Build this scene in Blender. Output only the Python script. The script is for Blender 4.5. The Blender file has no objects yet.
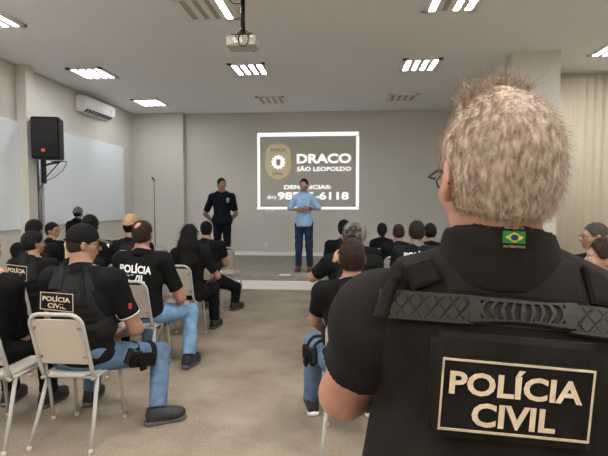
import bpy, bmesh, math, random
import numpy as np
from math import radians as R, sin, cos, pi, tan
from mathutils import Vector, Matrix
from mathutils.bvhtree import BVHTree
SC = bpy.context.scene
COL = SC.collection
random.seed(7); np.random.seed(7)

# ------------------------------------------------------------------ camera
F_PX = 460.0
CAMZ = 1.58
PSI, TH = R(5.08), R(3.11)
CAM = Vector((0, 0, CAMZ))
FW = Vector((-sin(PSI)*cos(TH), cos(PSI)*cos(TH), -sin(TH)))
RT = Vector((cos(PSI), sin(PSI), 0))
UP = RT.cross(FW)
cd = bpy.data.cameras.new('camera'); cam = bpy.data.objects.new('camera', cd); COL.objects.link(cam)
cd.sensor_width = 36; cd.lens = 36*F_PX/608; cd.clip_start = .02
m3 = Matrix((RT, UP, -FW)).transposed()
cam.matrix_world = Matrix.Translation(CAM) @ m3.to_4x4()
SC.camera = cam

def ray(px, py):
    return (FW + RT*((px-304)/F_PX) + UP*((228-py)/F_PX)).normalized()
def at(px, py, Y):
    d = ray(px, py); return CAM + d*(Y/d.y)
def atz(px, py, z):
    d = ray(px, py); return CAM + d*((z-CAMZ)/d.z)

# ------------------------------------------------------------------ materials
MATS = {}
def mat(name, col, rough=.7, metal=0, bump=0, bscale=60, var=0, vscale=6, emit=0, coat=0, sheen=0, alpha=None):
    if name in MATS: return MATS[name]
    m = bpy.data.materials.new(name); m.use_nodes = True
    nt = m.node_tree; b = nt.nodes['Principled BSDF']
    b.inputs['Base Color'].default_value = (*col, 1)
    b.inputs['Roughness'].default_value = rough
    b.inputs['Metallic'].default_value = metal
    if (rough >= .85 and sum(col) < 1) or 'hair' in name: b.inputs['Specular IOR Level'].default_value = .15
    if sheen: b.inputs['Sheen Weight'].default_value = sheen
    tc = nt.nodes.new('ShaderNodeTexCoord')
    if var:
        n = nt.nodes.new('ShaderNodeTexNoise'); n.inputs['Scale'].default_value = vscale; n.inputs['Detail'].default_value = 5
        nt.links.new(tc.outputs['Object'], n.inputs['Vector'])
        r = nt.nodes.new('ShaderNodeValToRGB')
        r.color_ramp.elements[0].position = .3; r.color_ramp.elements[1].position = .7
        r.color_ramp.elements[0].color = (*[c*(1-var) for c in col], 1)
        r.color_ramp.elements[1].color = (*[min(1, c*(1+var)) for c in col], 1)
        nt.links.new(n.outputs['Fac'], r.inputs['Fac']); nt.links.new(r.outputs['Color'], b.inputs['Base Color'])
    if bump:
        n2 = nt.nodes.new('ShaderNodeTexNoise'); n2.inputs['Scale'].default_value = bscale; n2.inputs['Detail'].default_value = 4
        nt.links.new(tc.outputs['Object'], n2.inputs['Vector'])
        bp = nt.nodes.new('ShaderNodeBump'); bp.inputs['Strength'].default_value = bump; bp.inputs['Distance'].default_value = .01
        nt.links.new(n2.outputs['Fac'], bp.inputs['Height']); nt.links.new(bp.outputs['Normal'], b.inputs['Normal'])
    if emit:
        b.inputs['Emission Color'].default_value = (*(emit[1] if isinstance(emit, tuple) else col), 1)
        b.inputs['Emission Strength'].default_value = emit[0] if isinstance(emit, tuple) else emit
    MATS[name] = m; return m

M = dict(
 wall=mat('wall paint', (.66,.64,.58), .85, bump=.05, bscale=200, var=.02, vscale=1.2),
 backwall=mat('grey beige wall paint', (.65,.635,.585), .85, bump=.05, bscale=200, var=.02, vscale=1.2),
 ceil=mat('ceiling paint', (.90,.90,.895), .9, var=.02, vscale=.8),
 white=mat('white trim paint', (.85,.85,.83), .6),
 board=mat('whiteboard laminate', (.84,.90,.96), .35),
 boardedge=mat('board edge', (.25,.26,.28), .5),
 stage=mat('stage carpet', (.31,.29,.25), .95, bump=.3, bscale=300, var=.12, vscale=9),
 black=mat('black plastic', (.006,.006,.0065), .45),
 blackm=mat('black painted metal', (.012,.012,.013), .4, .3),
 steel=mat('brushed steel pipe', (.22,.23,.25), .4, .7),
 lens=mat('glass lens', (.02,.02,.03), .08),
 cream=mat('projector plastic', (.58,.52,.44), .5),
 orange=mat('orange badge', (.75,.12,.03), .5),
 lumframe=mat('luminaire frame', (.85,.83,.80), .5),
 louver=mat('louver reflector', (.46,.41,.37), .35, .3, var=.5, vscale=60),
 tube_on=mat('lit tube', (1,1,1), .5, emit=(9.5, (.98,.99,1))),
 tube_bright=mat('bright lit tube', (1,1,1), .5, emit=(31, (1,.985,.965))),
 tube_off=mat('unlit tube', (.40,.36,.33), .4, var=.25, vscale=50),
 chairframe=mat('chair enamel', (.42,.41,.385), .35),
 chairpanel=mat('chair laminate', (.50,.44,.37), .5, var=.04),
 chairseat=mat('chair seat laminate', (.52,.48,.42), .5, var=.04),
 bolt=mat('zinc bolt', (.3,.28,.25), .4, .6),
 skin=mat('skin', (.34,.185,.125), .5, bump=.08, bscale=90, var=.12, vscale=25),
 skin_tan=mat('tan skin', (.36,.17,.11), .5, bump=.08, bscale=90, var=.12, vscale=25),
 skin_red=mat('ruddy skin', (.41,.205,.145), .5, bump=.1, bscale=120, var=.15, vscale=25),
 tee=mat('black cotton', (.0075,.0075,.008), .95, bump=.12, bscale=260),
 fgtee=mat('washed black cotton', (.0150,.0135,.012), .95, bump=.25, bscale=500, var=.15, vscale=14),
 fgvest=mat('black cordura', (.0150,.0125,.0105), .9, bump=.3, bscale=700, var=.3, vscale=12),
 rubber=mat('moulded strap rubber', (.024,.0195,.0155), .8, bump=.15, bscale=300),
 web=mat('black webbing', (.008,.008,.008), .88, bump=.2, bscale=300),
 navy=mat('navy cotton', (.006,.0075,.013), .9, bump=.1, bscale=200),
 navytee=mat('dark grey polo cotton', (.012,.013,.016), .9, bump=.1, bscale=200),
 vest=mat('vest nylon', (.016,.0155,.0155), .88, bump=.3, bscale=120, var=.25, vscale=15),
 greyvest=mat('dark grey vest nylon', (.018,.018,.019), .88, bump=.3, bscale=120, var=.25, vscale=15),
 shirtblue=mat('light blue shirt cotton', (.30,.50,.78), .85, bump=.15, bscale=80),
 jeans=mat('blue denim', (.105,.165,.26), .9, bump=.2, bscale=300, var=.3, vscale=14),
 jeanslight=mat('washed light blue denim', (.17,.29,.46), .9, bump=.2, bscale=300, var=.25, vscale=12),
 jeansdark=mat('dark denim', (.022,.038,.075), .9, bump=.2, bscale=300, var=.35, vscale=14),
 blackpants=mat('black trouser cloth', (.009,.009,.010), .9, bump=.2, bscale=200),
 shoe=mat('black shoe leather', (.02,.02,.022), .55, var=.3, vscale=40),
 brownshoe=mat('brown shoe leather', (.10,.045,.022), .5),
 sole=mat('dark rubber sole', (.11,.11,.115), .8),
 whitesole=mat('white rubber sole', (.75,.74,.70), .7),
 hair_black=mat('black hair', (.008,.0065,.006), .55, bump=.6, bscale=160),
 hair_brown=mat('dark brown hair', (.028,.017,.012), .55, bump=.6, bscale=160, var=.3, vscale=60),
 hair_grey=mat('grey hair', (.22,.20,.185), .6, bump=.6, bscale=160, var=.3, vscale=60),
 hair_salt=mat('salt and pepper hair', (.06,.052,.046), .6, bump=.6, bscale=160, var=.4, vscale=70),
 hair_blond=mat('blond hair', (.50,.36,.20), .5, bump=.4, bscale=100, var=.3, vscale=50),
 capblack=mat('black cap cloth', (.007,.007,.0075), .85, bump=.15, bscale=200),
 captan=mat('tan cap cloth', (.42,.29,.16), .85, bump=.15, bscale=200),
 capolive=mat('olive cap cloth', (.085,.08,.055), .85, bump=.15, bscale=200),
 capgrey=mat('grey blue cap cloth', (.12,.15,.17), .85, bump=.15, bscale=200),
 print=mat('white print', (.78,.77,.73), .8),
 gold=mat('beige embroidery thread', (.66,.52,.36), .75, bump=.3, bscale=900, var=.12, vscale=80),
 goldrim=mat('beige piping', (.50,.41,.28), .75, bump=.3, bscale=900, var=.2, vscale=60),
 patch=mat('patch black fabric', (.009,.008,.0075), .85, bump=.25, bscale=900, var=.35, vscale=20),
 green=mat('flag green', (.015,.20,.05), .8), yellow=mat('flag yellow', (.72,.55,.04), .8), fblue=mat('flag blue', (.01,.03,.16), .8),
 red=mat('red shoulder crest', (.45,.04,.03), .8),
 eyew=mat('eye white', (.7,.68,.65), .3), iris=mat('dark iris', (.02,.012,.008), .2),
 lip=mat('lips', (.35,.12,.10), .5),
 paper=mat('white paper', (.8,.8,.78), .8),
 pwhite=mat('projected white', (.8,.8,.8), .9, emit=(.22, (1,1,.99))),  # slide tones: projector light put into colour and a weak glow
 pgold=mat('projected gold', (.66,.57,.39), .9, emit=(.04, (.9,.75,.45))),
 pdark=mat('projected dark lettering', (.2,.17,.12), .9),
 pback=mat('projected dark field', (.60,.57,.51), .9),
)
# wavy hair with per-area streaks for the man in front
def hair_mat():
    m = bpy.data.materials.new('sandy grey hair'); m.use_nodes = True
    nt = m.node_tree; b = nt.nodes['Principled BSDF']; b.inputs['Roughness'].default_value = .6
    tc = nt.nodes.new('ShaderNodeTexCoord'); n = nt.nodes.new('ShaderNodeTexNoise'); n.inputs['Scale'].default_value = 140; n.inputs['Detail'].default_value = 3
    sep = nt.nodes.new('ShaderNodeMapping'); sep.inputs['Scale'].default_value = (1,1,.35)
    nt.links.new(tc.outputs['Object'], sep.inputs['Vector']); nt.links.new(sep.outputs['Vector'], n.inputs['Vector'])
    r = nt.nodes.new('ShaderNodeValToRGB'); e = r.color_ramp.elements
    e[0].position = .34; e[0].color = (.17,.112,.080,1); e[1].position = .70; e[1].color = (.53,.41,.31,1)
    nt.links.new(n.outputs['Fac'], r.inputs['Fac']); nt.links.new(r.outputs['Color'], b.inputs['Base Color'])
    return m
M['hair_sandy'] = hair_mat()

def floor_mat():
    m = bpy.data.materials.new('beige carpet'); m.use_nodes = True
    nt = m.node_tree; b = nt.nodes['Principled BSDF']; b.inputs['Roughness'].default_value = .95
    tc = nt.nodes.new('ShaderNodeTexCoord')
    n = nt.nodes.new('ShaderNodeTexNoise'); n.inputs['Scale'].default_value = 1.6; n.inputs['Detail'].default_value = 7; n.inputs['Roughness'].default_value = .62
    mp = nt.nodes.new('ShaderNodeMapping'); mp.inputs['Scale'].default_value = (1,1.1,1)
    nt.links.new(tc.outputs['Object'], mp.inputs['Vector']); nt.links.new(mp.outputs['Vector'], n.inputs['Vector'])
    r = nt.nodes.new('ShaderNodeValToRGB'); e = r.color_ramp.elements
    e[0].position = .3; e[0].color = (.20,.155,.112,1); e[1].position = .68; e[1].color = (.35,.29,.222,1)
    nt.links.new(n.outputs['Fac'], r.inputs['Fac'])
    n3 = nt.nodes.new('ShaderNodeTexNoise'); n3.inputs['Scale'].default_value = 70; n3.inputs['Detail'].default_value = 4
    nt.links.new(tc.outputs['Object'], n3.inputs['Vector'])
    mx = nt.nodes.new('ShaderNodeMix'); mx.data_type = 'RGBA'; mx.blend_type = 'OVERLAY'; mx.inputs[0].default_value = .45
    nt.links.new(r.outputs['Color'], mx.inputs[6]); nt.links.new(n3.outputs['Fac'], mx.inputs[7])
    nt.links.new(mx.outputs[2], b.inputs['Base Color'])
    bp = nt.nodes.new('ShaderNodeBump'); bp.inputs['Strength'].default_value = .4; bp.inputs['Distance'].default_value = .01
    n2 = nt.nodes.new('ShaderNodeTexNoise'); n2.inputs['Scale'].default_value = 250
    nt.links.new(tc.outputs['Object'], n2.inputs['Vector']); nt.links.new(n2.outputs['Fac'], bp.inputs['Height']); nt.links.new(bp.outputs['Normal'], b.inputs['Normal'])
    return m
M['floor'] = floor_mat()
def camo_mat():
    m = bpy.data.materials.new('camouflage cloth'); m.use_nodes = True
    nt = m.node_tree; b = nt.nodes['Principled BSDF']; b.inputs['Roughness'].default_value = .9
    tc = nt.nodes.new('ShaderNodeTexCoord'); n = nt.nodes.new('ShaderNodeTexNoise'); n.inputs['Scale'].default_value = 28; n.inputs['Detail'].default_value = 2
    nt.links.new(tc.outputs['Object'], n.inputs['Vector'])
    r = nt.nodes.new('ShaderNodeValToRGB'); r.color_ramp.interpolation = 'CONSTANT'; e = r.color_ramp.elements
    e[0].position = 0; e[0].color = (.02,.02,.018,1); e[1].position = .48; e[1].color = (.07,.07,.055,1)
    x = e.new(.56); x.color = (.16,.15,.12,1)
    nt.links.new(n.outputs['Fac'], r.inputs['Fac']); nt.links.new(r.outputs['Color'], b.inputs['Base Color'])
    return m
M['capcamo'] = camo_mat()

# ------------------------------------------------------------------ object helpers
def link(name, me, parent=None, loc=None, label=None):
    o = bpy.data.objects.new(name, me); COL.objects.link(o)
    if parent: o.parent = parent
    if loc is not None: o.location = loc
    if label: o['label'] = label
    return o
def tag(o, label=None, cat=None, group=None, kind=None):
    if label: o['label'] = label
    if cat: o['category'] = cat
    if group: o['group'] = group
    if kind: o['kind'] = kind
    return o
def empty(name, loc=(0,0,0), rot=(0,0,0)):
    o = bpy.data.objects.new(name, None); COL.objects.link(o); o.location = loc; o.rotation_euler = rot
    o.empty_display_size = .1
    return o
def copy_tree(o, parent=None):
    c = o.copy(); COL.objects.link(c)
    if parent: c.parent = parent
    for ch in [x for x in o.children]: copy_tree(ch, c)
    return c
def mesh_np(name, v, f, m, smooth=True):
    me = bpy.data.meshes.new(name)
    me.from_pydata([tuple(x) for x in np.asarray(v).tolist()] if len(v) else [], [], [tuple(x) for x in (f.tolist() if hasattr(f, 'tolist') else f)])
    me.materials.append(m)
    if smooth and len(me.polygons): me.polygons.foreach_set('use_smooth', [True]*len(me.polygons))
    me.update(); return me

class MB:
    def __init__(s): s.v = []; s.f = []; s.sm = []
    def add(s, v, f, sm=False):
        o = len(s.v); s.v += [tuple(x) for x in v]; s.f += [tuple(i+o for i in q) for q in f]; s.sm += [sm]*len(f); return s
    def box(s, c, d, rot=None, bev=0):
        bm = bmesh.new(); bmesh.ops.create_cube(bm, size=1)
        for v in bm.verts: v.co = Vector((v.co.x*d[0], v.co.y*d[1], v.co.z*d[2]))
        if bev: bmesh.ops.bevel(bm, geom=bm.edges[:], offset=bev, segments=2, affect='EDGES', profile=.6)
        Mx = rot.to_matrix() if hasattr(rot, 'to_matrix') else (rot or Matrix.Identity(3))
        bm.verts.index_update()
        s.add([Mx @ v.co + Vector(c) for v in bm.verts], [[v.index for v in f.verts] for f in bm.faces]); bm.free(); return s
    def tube(s, pts, r, n=10, cap=True):
        pts = [Vector(p) for p in pts]; rr = r if isinstance(r, (list, tuple)) else [r]*len(pts)
        t0 = (pts[1]-pts[0]).normalized(); up = Vector((0,0,1)) if abs(t0.z) < .9 else Vector((1,0,0))
        nrm = (up - t0*up.dot(t0)).normalized(); V = []; Fc = []
        for i, p in enumerate(pts):
            t = (pts[min(i+1, len(pts)-1)]-pts[max(i-1, 0)]).normalized()
            nrm = (nrm - t*nrm.dot(t)).normalized(); b = t.cross(nrm)
            V += [p + (nrm*cos(2*pi*k/n)+b*sin(2*pi*k/n))*rr[i] for k in range(n)]
        for i in range(len(pts)-1):
            for k in range(n):
                Fc.append((i*n+k, i*n+(k+1)%n, (i+1)*n+(k+1)%n, (i+1)*n+k))
        if cap: Fc.append(tuple(reversed(range(n)))); Fc.append(tuple((len(pts)-1)*n+k for k in range(n)))
        return s.add(V, Fc, True)
    def lathe(s, prof, c=(0,0,0), n=24, axis='z'):
        V = []; Fc = []
        for (r, z) in prof:
            for k in range(n):
                a = 2*pi*k/n
                p = (r*cos(a), r*sin(a), z) if axis == 'z' else (r*cos(a), z, r*sin(a))
                V.append(Vector(p)+Vector(c))
        for i in range(len(prof)-1):
            for k in range(n): Fc.append((i*n+k, i*n+(k+1)%n, (i+1)*n+(k+1)%n, (i+1)*n+k))
        Fc.append(tuple(reversed(range(n)))); Fc.append(tuple((len(prof)-1)*n+k for k in range(n)))
        return s.add(V, Fc, True)
    def prism(s, poly, y0, y1):
        """polygon in x,z extruded along y"""
        n = len(poly); V = [(x, y0, z) for x, z in poly]+[(x, y1, z) for x, z in poly]
        Fc = [tuple(range(n)), tuple(reversed(range(n, 2*n)))]+[((i+1)%n, i, n+i, n+(i+1)%n) for i in range(n)]
        return s.add(V, Fc)
    def build(s, name, m, parent=None, loc=None, label=None, subs=0):
        me = bpy.data.meshes.new(name); me.from_pydata(s.v, [], s.f); me.materials.append(m)
        me.polygons.foreach_set('use_smooth', s.sm); me.update()
        return link(name, me, parent, loc, label)
def arc(c, r, a0, a1, n, plane='xz'):
    out = []
    for i in range(n+1):
        a = R(a0+(a1-a0)*i/n); u, v = r*cos(a), r*sin(a)
        out.append(Vector(c)+(Vector((u,0,v)) if plane == 'xz' else Vector((u,v,0)) if plane == 'xy' else Vector((0,u,v))))
    return out

# ------------------------------------------------------------------ text helper
def text2d(s, bold=.02):
    cu = bpy.data.curves.new('t', 'FONT'); cu.body = s; cu.size = 1; cu.offset = bold; cu.resolution_u = 3
    o = bpy.data.objects.new('t', cu); COL.objects.link(o)
    dg = bpy.context.evaluated_depsgraph_get(); me = bpy.data.meshes.new_from_object(o.evaluated_get(dg))
    v = np.array([tuple(x.co)[:2] for x in me.vertices]); f = [tuple(p.vertices) for p in me.polygons]
    bpy.data.objects.remove(o); bpy.data.curves.remove(cu); bpy.data.meshes.remove(me)
    return v, f
TR = {'Í':'I','Ú':'U','Ã':'A'}
def textfit(s, w, h, bold=.02):
    """text scaled so width is w and capital height is h, lower-left at 0,0"""
    v, f = text2d(s, bold); v2, _ = text2d(''.join(TR.get(c, c) for c in s), bold)
    mn = v2.min(0); mx = v2.max(0); sc = np.array([w/(mx[0]-mn[0]), h/(mx[1]-mn[1])])
    return (v-mn)*sc, f

# ------------------------------------------------------------------ implicit surfaces
class Pr:
    pass
def _np(v): return np.array([v[0], v[1], v[2]], dtype=np.float32)
def cone(a, b, r1, r2=None, k=.025, clip=None):
    p = Pr(); p.t = 'c'; p.a = _np(a); p.b = _np(b); p.r1 = r1; p.r2 = r1 if r2 is None else r2; p.k = k; p.clip = clip or []; return p
def ell(c, r, rot=None, k=.03, clip=None):
    p = Pr(); p.t = 'e'; p.c = _np(c); p.r = _np(r); p.R = rot; p.k = k; p.clip = clip or []; return p
def rbox(c, hs, rad, rot=None, k=.015, clip=None):
    p = Pr(); p.t = 'b'; p.c = _np(c); p.r = _np(hs); p.rad = rad; p.R = rot; p.k = k; p.clip = clip or []; return p
def grow(prs, o, k=None):
    out = []
    for q in prs:
        p = Pr(); p.__dict__.update(q.__dict__)
        if p.t == 'c': p.r1 = q.r1+o; p.r2 = q.r2+o
        elif p.t == 'e': p.r = q.r+o
        else: p.rad = q.rad+o; p.r = q.r+o
        if k: p.k = k
        out.append(p)
    return out
def bbox(p):
    if p.t == 'c':
        return np.minimum(p.a-p.r1, p.b-p.r2), np.maximum(p.a+p.r1, p.b+p.r2)
    if p.R is None: return p.c-p.r, p.c+p.r
    Rm = np.abs(np.array(p.R)); e = Rm @ p.r; return p.c-e, p.c+e
def evalp(p, X, Y, Z):
    if p.t == 'c':
        ba = p.b-p.a; L2 = float(ba @ ba)+1e-9
        x, y, z = X-p.a[0], Y-p.a[1], Z-p.a[2]
        t = np.clip((x*ba[0]+y*ba[1]+z*ba[2])/L2, 0, 1)
        d = np.sqrt((x-t*ba[0])**2+(y-t*ba[1])**2+(z-t*ba[2])**2)-(p.r1+(p.r2-p.r1)*t)
    else:
        x, y, z = X-p.c[0], Y-p.c[1], Z-p.c[2]
        if p.R is not None:
            r = np.array(p.R, dtype=np.float32)
            x, y, z = x*r[0,0]+y*r[1,0]+z*r[2,0], x*r[0,1]+y*r[1,1]+z*r[2,1], x*r[0,2]+y*r[1,2]+z*r[2,2]
        if p.t == 'e':
            k0 = np.sqrt((x/p.r[0])**2+(y/p.r[1])**2+(z/p.r[2])**2)
            k1 = np.sqrt((x/p.r[0]**2)**2+(y/p.r[1]**2)**2+(z/p.r[2]**2)**2)+1e-6
            d = k0*(k0-1)/k1
        else:
            q = [np.abs(v)-(float(p.r[i])-p.rad) for i, v in enumerate((x, y, z))]
            d = np.sqrt(sum(np.maximum(v, 0)**2 for v in q))+np.minimum(np.maximum(q[0], np.maximum(q[1], q[2])), 0)-p.rad
    for (c, n) in p.clip:
        n = Vector(n).normalized(); d = np.maximum(d, (X-c[0])*n[0]+(Y-c[1])*n[1]+(Z-c[2])*n[2])
    return d.astype(np.float32)
def sdf(prs, h, carve=(), clips=(), wr=0, wf=18, seed=0):
    lo = np.min([bbox(p)[0] for p in prs], 0)-4*h-.01; hi = np.max([bbox(p)[1] for p in prs], 0)+4*h+.01
    n = np.ceil((hi-lo)/h).astype(int)+1
    ax = [lo[i]+h*np.arange(n[i], dtype=np.float32) for i in range(3)]
    D = np.full(n, .2, dtype=np.float32)
    def block(p, mg):
        a, b = bbox(p); i0 = np.maximum(0, np.floor((a-mg-lo)/h).astype(int)); i1 = np.minimum(n, np.ceil((b+mg-lo)/h).astype(int)+1)
        if np.any(i1 <= i0): return None
        sl = tuple(slice(i0[i], i1[i]) for i in range(3))
        return sl, np.ix_(ax[0][sl[0]], ax[1][sl[1]], ax[2][sl[2]])
    for p in prs:
        r = block(p, p.k+3*h+.01)
        if r is None: continue
        sl, g = r; d = evalp(p, *g); d = np.broadcast_to(d, D[sl].shape); o = D[sl]
        hh = np.clip(.5+.5*(o-d)/p.k, 0, 1)
        D[sl] = o*(1-hh)+d*hh-p.k*hh*(1-hh)
    for p in carve:
        r = block(p, 3*h)
        if r is None: continue
        sl, g = r; d = np.broadcast_to(evalp(p, *g), D[sl].shape); D[sl] = np.maximum(D[sl], -d)
    X, Y, Z = np.ix_(*ax)
    for (c, nn) in clips:
        nn = Vector(nn).normalized(); D = np.maximum(D, (X-c[0])*nn[0]+(Y-c[1])*nn[1]+(Z-c[2])*nn[2])
    if wr:
        w = np.sin(wf*(X*1.0+Z*.7)+seed)*np.sin(wf*(Y*1.1-Z*.55)+2.1*seed+1)+.6*np.sin(wf*2.1*(Z+.4*X*np.sin(seed+1))+3*seed)*np.sin(wf*1.3*(X-Y)+seed)
        D = D+wr*w.astype(np.float32)
    return nets(D.astype(np.float32), lo, h)
def nets(D, lo, h):
    S = D < 0
    nx, ny, nz = D.shape
    cs = [(i, j, k) for i in (0,1) for j in (0,1) for k in (0,1)]
    sh = (nx-1, ny-1, nz-1)
    cnt = np.zeros(sh, np.int8)
    for c in cs: cnt += S[c[0]:c[0]+sh[0], c[1]:c[1]+sh[1], c[2]:c[2]+sh[2]]
    act = (cnt > 0) & (cnt < 8)
    I = np.argwhere(act); idx = -np.ones(sh, np.int64); idx[act] = np.arange(len(I))
    acc = np.zeros((len(I), 3)); num = np.zeros(len(I))
    vals = {c: D[I[:,0]+c[0], I[:,1]+c[1], I[:,2]+c[2]] for c in cs}
    for a in cs:
        for x in range(3):
            if a[x] == 0:
                b = list(a); b[x] = 1; b = tuple(b)
                va, vb = vals[a], vals[b]; m = (va < 0) != (vb < 0)
                t = np.where(m, va/(va-vb+1e-12), 0)
                pos = np.array(a, float)[None,:]*np.ones((len(I),1)); pos[:,x] += t
                acc[m] += pos[m]; num[m] += 1
    V = (I+acc/np.maximum(num,1)[:,None])*h+lo
    F = []
    for x in range(3):
        u, w = (x+1)%3, (x+2)%3
        sa = [slice(1,-1)]*3; sb = [slice(1,-1)]*3
        sa[x] = slice(0,-1); sb[x] = slice(1,None)
        A = S[tuple(sa)]; B = S[tuple(sb)]
        E = np.argwhere(A != B)
        if not len(E): continue
        ins = A[E[:,0],E[:,1],E[:,2]]
        base = E.copy(); base[:,u] += 1; base[:,w] += 1      # grid index of lower edge vertex
        def cell(du, dw):
            c = base.copy(); c[:,u] += du; c[:,w] += dw
            return idx[c[:,0], c[:,1], c[:,2]]
        q = np.stack([cell(-1,-1), cell(0,-1), cell(0,0), cell(-1,0)], 1)
        q[~ins] = q[~ins][:, ::-1]
        F.append(q[(q >= 0).all(1)])
    F = np.concatenate(F) if F else np.zeros((0,4), int)
    return V, F
def join(parts):
    V = []; F = []; o = 0
    for v, f in parts:
        V.append(v); F.append(f+o); o += len(v)
    return np.concatenate(V), np.concatenate(F)

# ------------------------------------------------------------------ hand
def hand(W, d, n, thumb, s=1.0, curl=35, h=.005):
    """W wrist, d direction of the fingers, n palm normal, thumb = direction across the palm to the thumb"""
    W, d, n = Vector(W), Vector(d).normalized(), Vector(n); n = (n-d*n.dot(d)).normalized()
    sd = d.cross(n)
    if sd.dot(Vector(thumb)) < 0: sd = -sd
    ps = [cone(W-d*.035*s, W+d*.01*s, .026*s, .024*s, k=.015)]
    offs = [.030, .010, -.010, -.028]; L = [.072, .080, .074, .058]
    for i, o in enumerate(offs):
        kn = W+d*(.092 if i in (1,2) else .086 if i == 0 else .080)*s+sd*o*s
        ps.append(cone(W+d*.015*s+sd*o*.55*s, kn, .0145*s, .0115*s, k=.012))
        p = kn; a = R(curl*(.55+.12*i)); l = L[i]*s
        for j, fr in enumerate((.45,.31,.24)):
            q = p+(d*cos(a)+n*sin(a))*l*fr+sd*(.06*o*s/abs(o) if False else 0)
            ps.append(cone(p, q, (.0098-.0008*j)*s, (.0090-.0008*j)*s, k=.004)); p = q; a += R(curl*.8)
    t0 = W+d*.022*s+sd*.022*s; t1 = t0+(d*.60+sd*.62+n*.40).normalized()*.040*s
    t2 = t1+(d*.85+sd*.25+n*.45).normalized()*.032*s; t3 = t2+(d*.95+n*.35-sd*.1).normalized()*.026*s
    ps += [cone(t0, t1, .0155*s, .0125*s, k=.012), cone(t1, t2, .0115*s, .0105*s, k=.005), cone(t2, t3, .0105*s, .009*s, k=.005)]
    return sdf(ps, h)

# ------------------------------------------------------------------ shoes (shared meshes)
def shoe_meshes():
    up = [ell((0,-.01,.075), (.037,.055,.045), k=.03), cone((0,-.03,.09), (0,.08,.065), .038, .040, k=.03), ell((0,.115,.055), (.044,.072,.042), k=.03), rbox((0,.035,.045), (.041,.115,.028), .02, k=.03), cone((0,-.035,.09), (0,-.035,.12), .036, .037, k=.02)]
    u = sdf(up, .006, clips=[((0,0,.018), (0,0,-1)), ((0,0,.125), (0,-.2,1))])
    so = [rbox((0,.040,.020), (.040,.115,.020), .012), ell((0,.125,.020), (.045,.068,.024), k=.01), ell((0,-.05,.020), (.041,.045,.024), k=.01)]
    so = sdf(so, .006, clips=[((0,0,.002), (0,0,-1)), ((0,0,.038), (0,0,1))])
    la = MB()
    for i in range(5):
        y = .02+i*.022; z = .112-i*.0135
        la.tube([(-.022,y-.006,z-.006), (0,y,z+.006), (.022,y+.006,z-.006)], .0028, 6)
    return u, so, la
SHO = shoe_meshes()
SHOE_CACHE = {}
def add_shoe(root, pos, yaw, m, ms, pitch=0, sc=1.05):
    key = (m.name, ms.name)
    if key not in SHOE_CACHE:
        la = bpy.data.meshes.new('laces'); la.from_pydata(SHO[2].v, [], SHO[2].f); la.materials.append(M['web'])
        SHOE_CACHE[key] = (mesh_np('shoe', *SHO[0], m), mesh_np('sole', *SHO[1], ms), la)
    a, b, l = SHOE_CACHE[key]
    o = link('shoe', a, root, pos); o.rotation_euler = (pitch, 0, yaw); o.scale = (sc, sc, sc)
    link('sole', b, o); link('laces', l, o)
    return o

# ------------------------------------------------------------------ hair strands
def strands(V, F, count, length, width, flow, m_rand=.5, up=.5, seg=3, region=None, curl=.0, seed=1):
    rng = np.random.default_rng(seed); V = np.asarray(V); F = np.asarray(F)
    P = V[F]; cen = P.mean(1); nrm = np.cross(P[:,2]-P[:,0], P[:,3]-P[:,1]); nrm /= (np.linalg.norm(nrm, axis=1, keepdims=True)+1e-9)
    keep = np.arange(len(F)) if region is None else np.where(region(cen))[0]
    ii = rng.choice(keep, count); a, b = rng.random((count,1)), rng.random((count,1))
    p = (P[ii,0]*(1-a)+P[ii,1]*a)*(1-b)+(P[ii,3]*(1-a)+P[ii,2]*a)*b; n = nrm[ii]
    fl = np.array([flow(q) for q in p]) if callable(flow) else np.tile(np.array(flow, float), (count,1))
    fl = fl-n*(fl*n).sum(1, keepdims=True); fl /= (np.linalg.norm(fl, axis=1, keepdims=True)+1e-6)
    d = fl+n*up+rng.normal(0, m_rand, (count,3)); d /= np.linalg.norm(d, axis=1, keepdims=True)
    L = length*(.55+.9*rng.random((count,1))); side = np.cross(d, n); side /= (np.linalg.norm(side, axis=1, keepdims=True)+1e-6); nn = np.cross(side, d)
    allv = []; tri = 3
    bend = rng.normal(0, curl, (count,1)); bend2 = rng.normal(0, curl, (count,1))
    for s in range(seg+1):
        t = s/seg; c = p-n*.002+d*L*t+fl*L*.25*t*t+side*bend*L*t*t+nn*bend2*L*t*t; w = width*(1-.75*t)
        for k in range(tri):
            an = 2*pi*k/tri; allv.append(c+(side*cos(an)+nn*sin(an))*w)
    A = np.stack(allv, 1); nv = (seg+1)*tri; base = (np.arange(count)*nv)[:,None]; fs = []
    for s in range(seg):
        for k in range(tri):
            fs.append(np.concatenate([base+s*tri+k, base+s*tri+(k+1)%tri, base+(s+1)*tri+(k+1)%tri, base+(s+1)*tri+k], 1))
    return A.reshape(-1,3), np.concatenate(fs)

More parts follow.
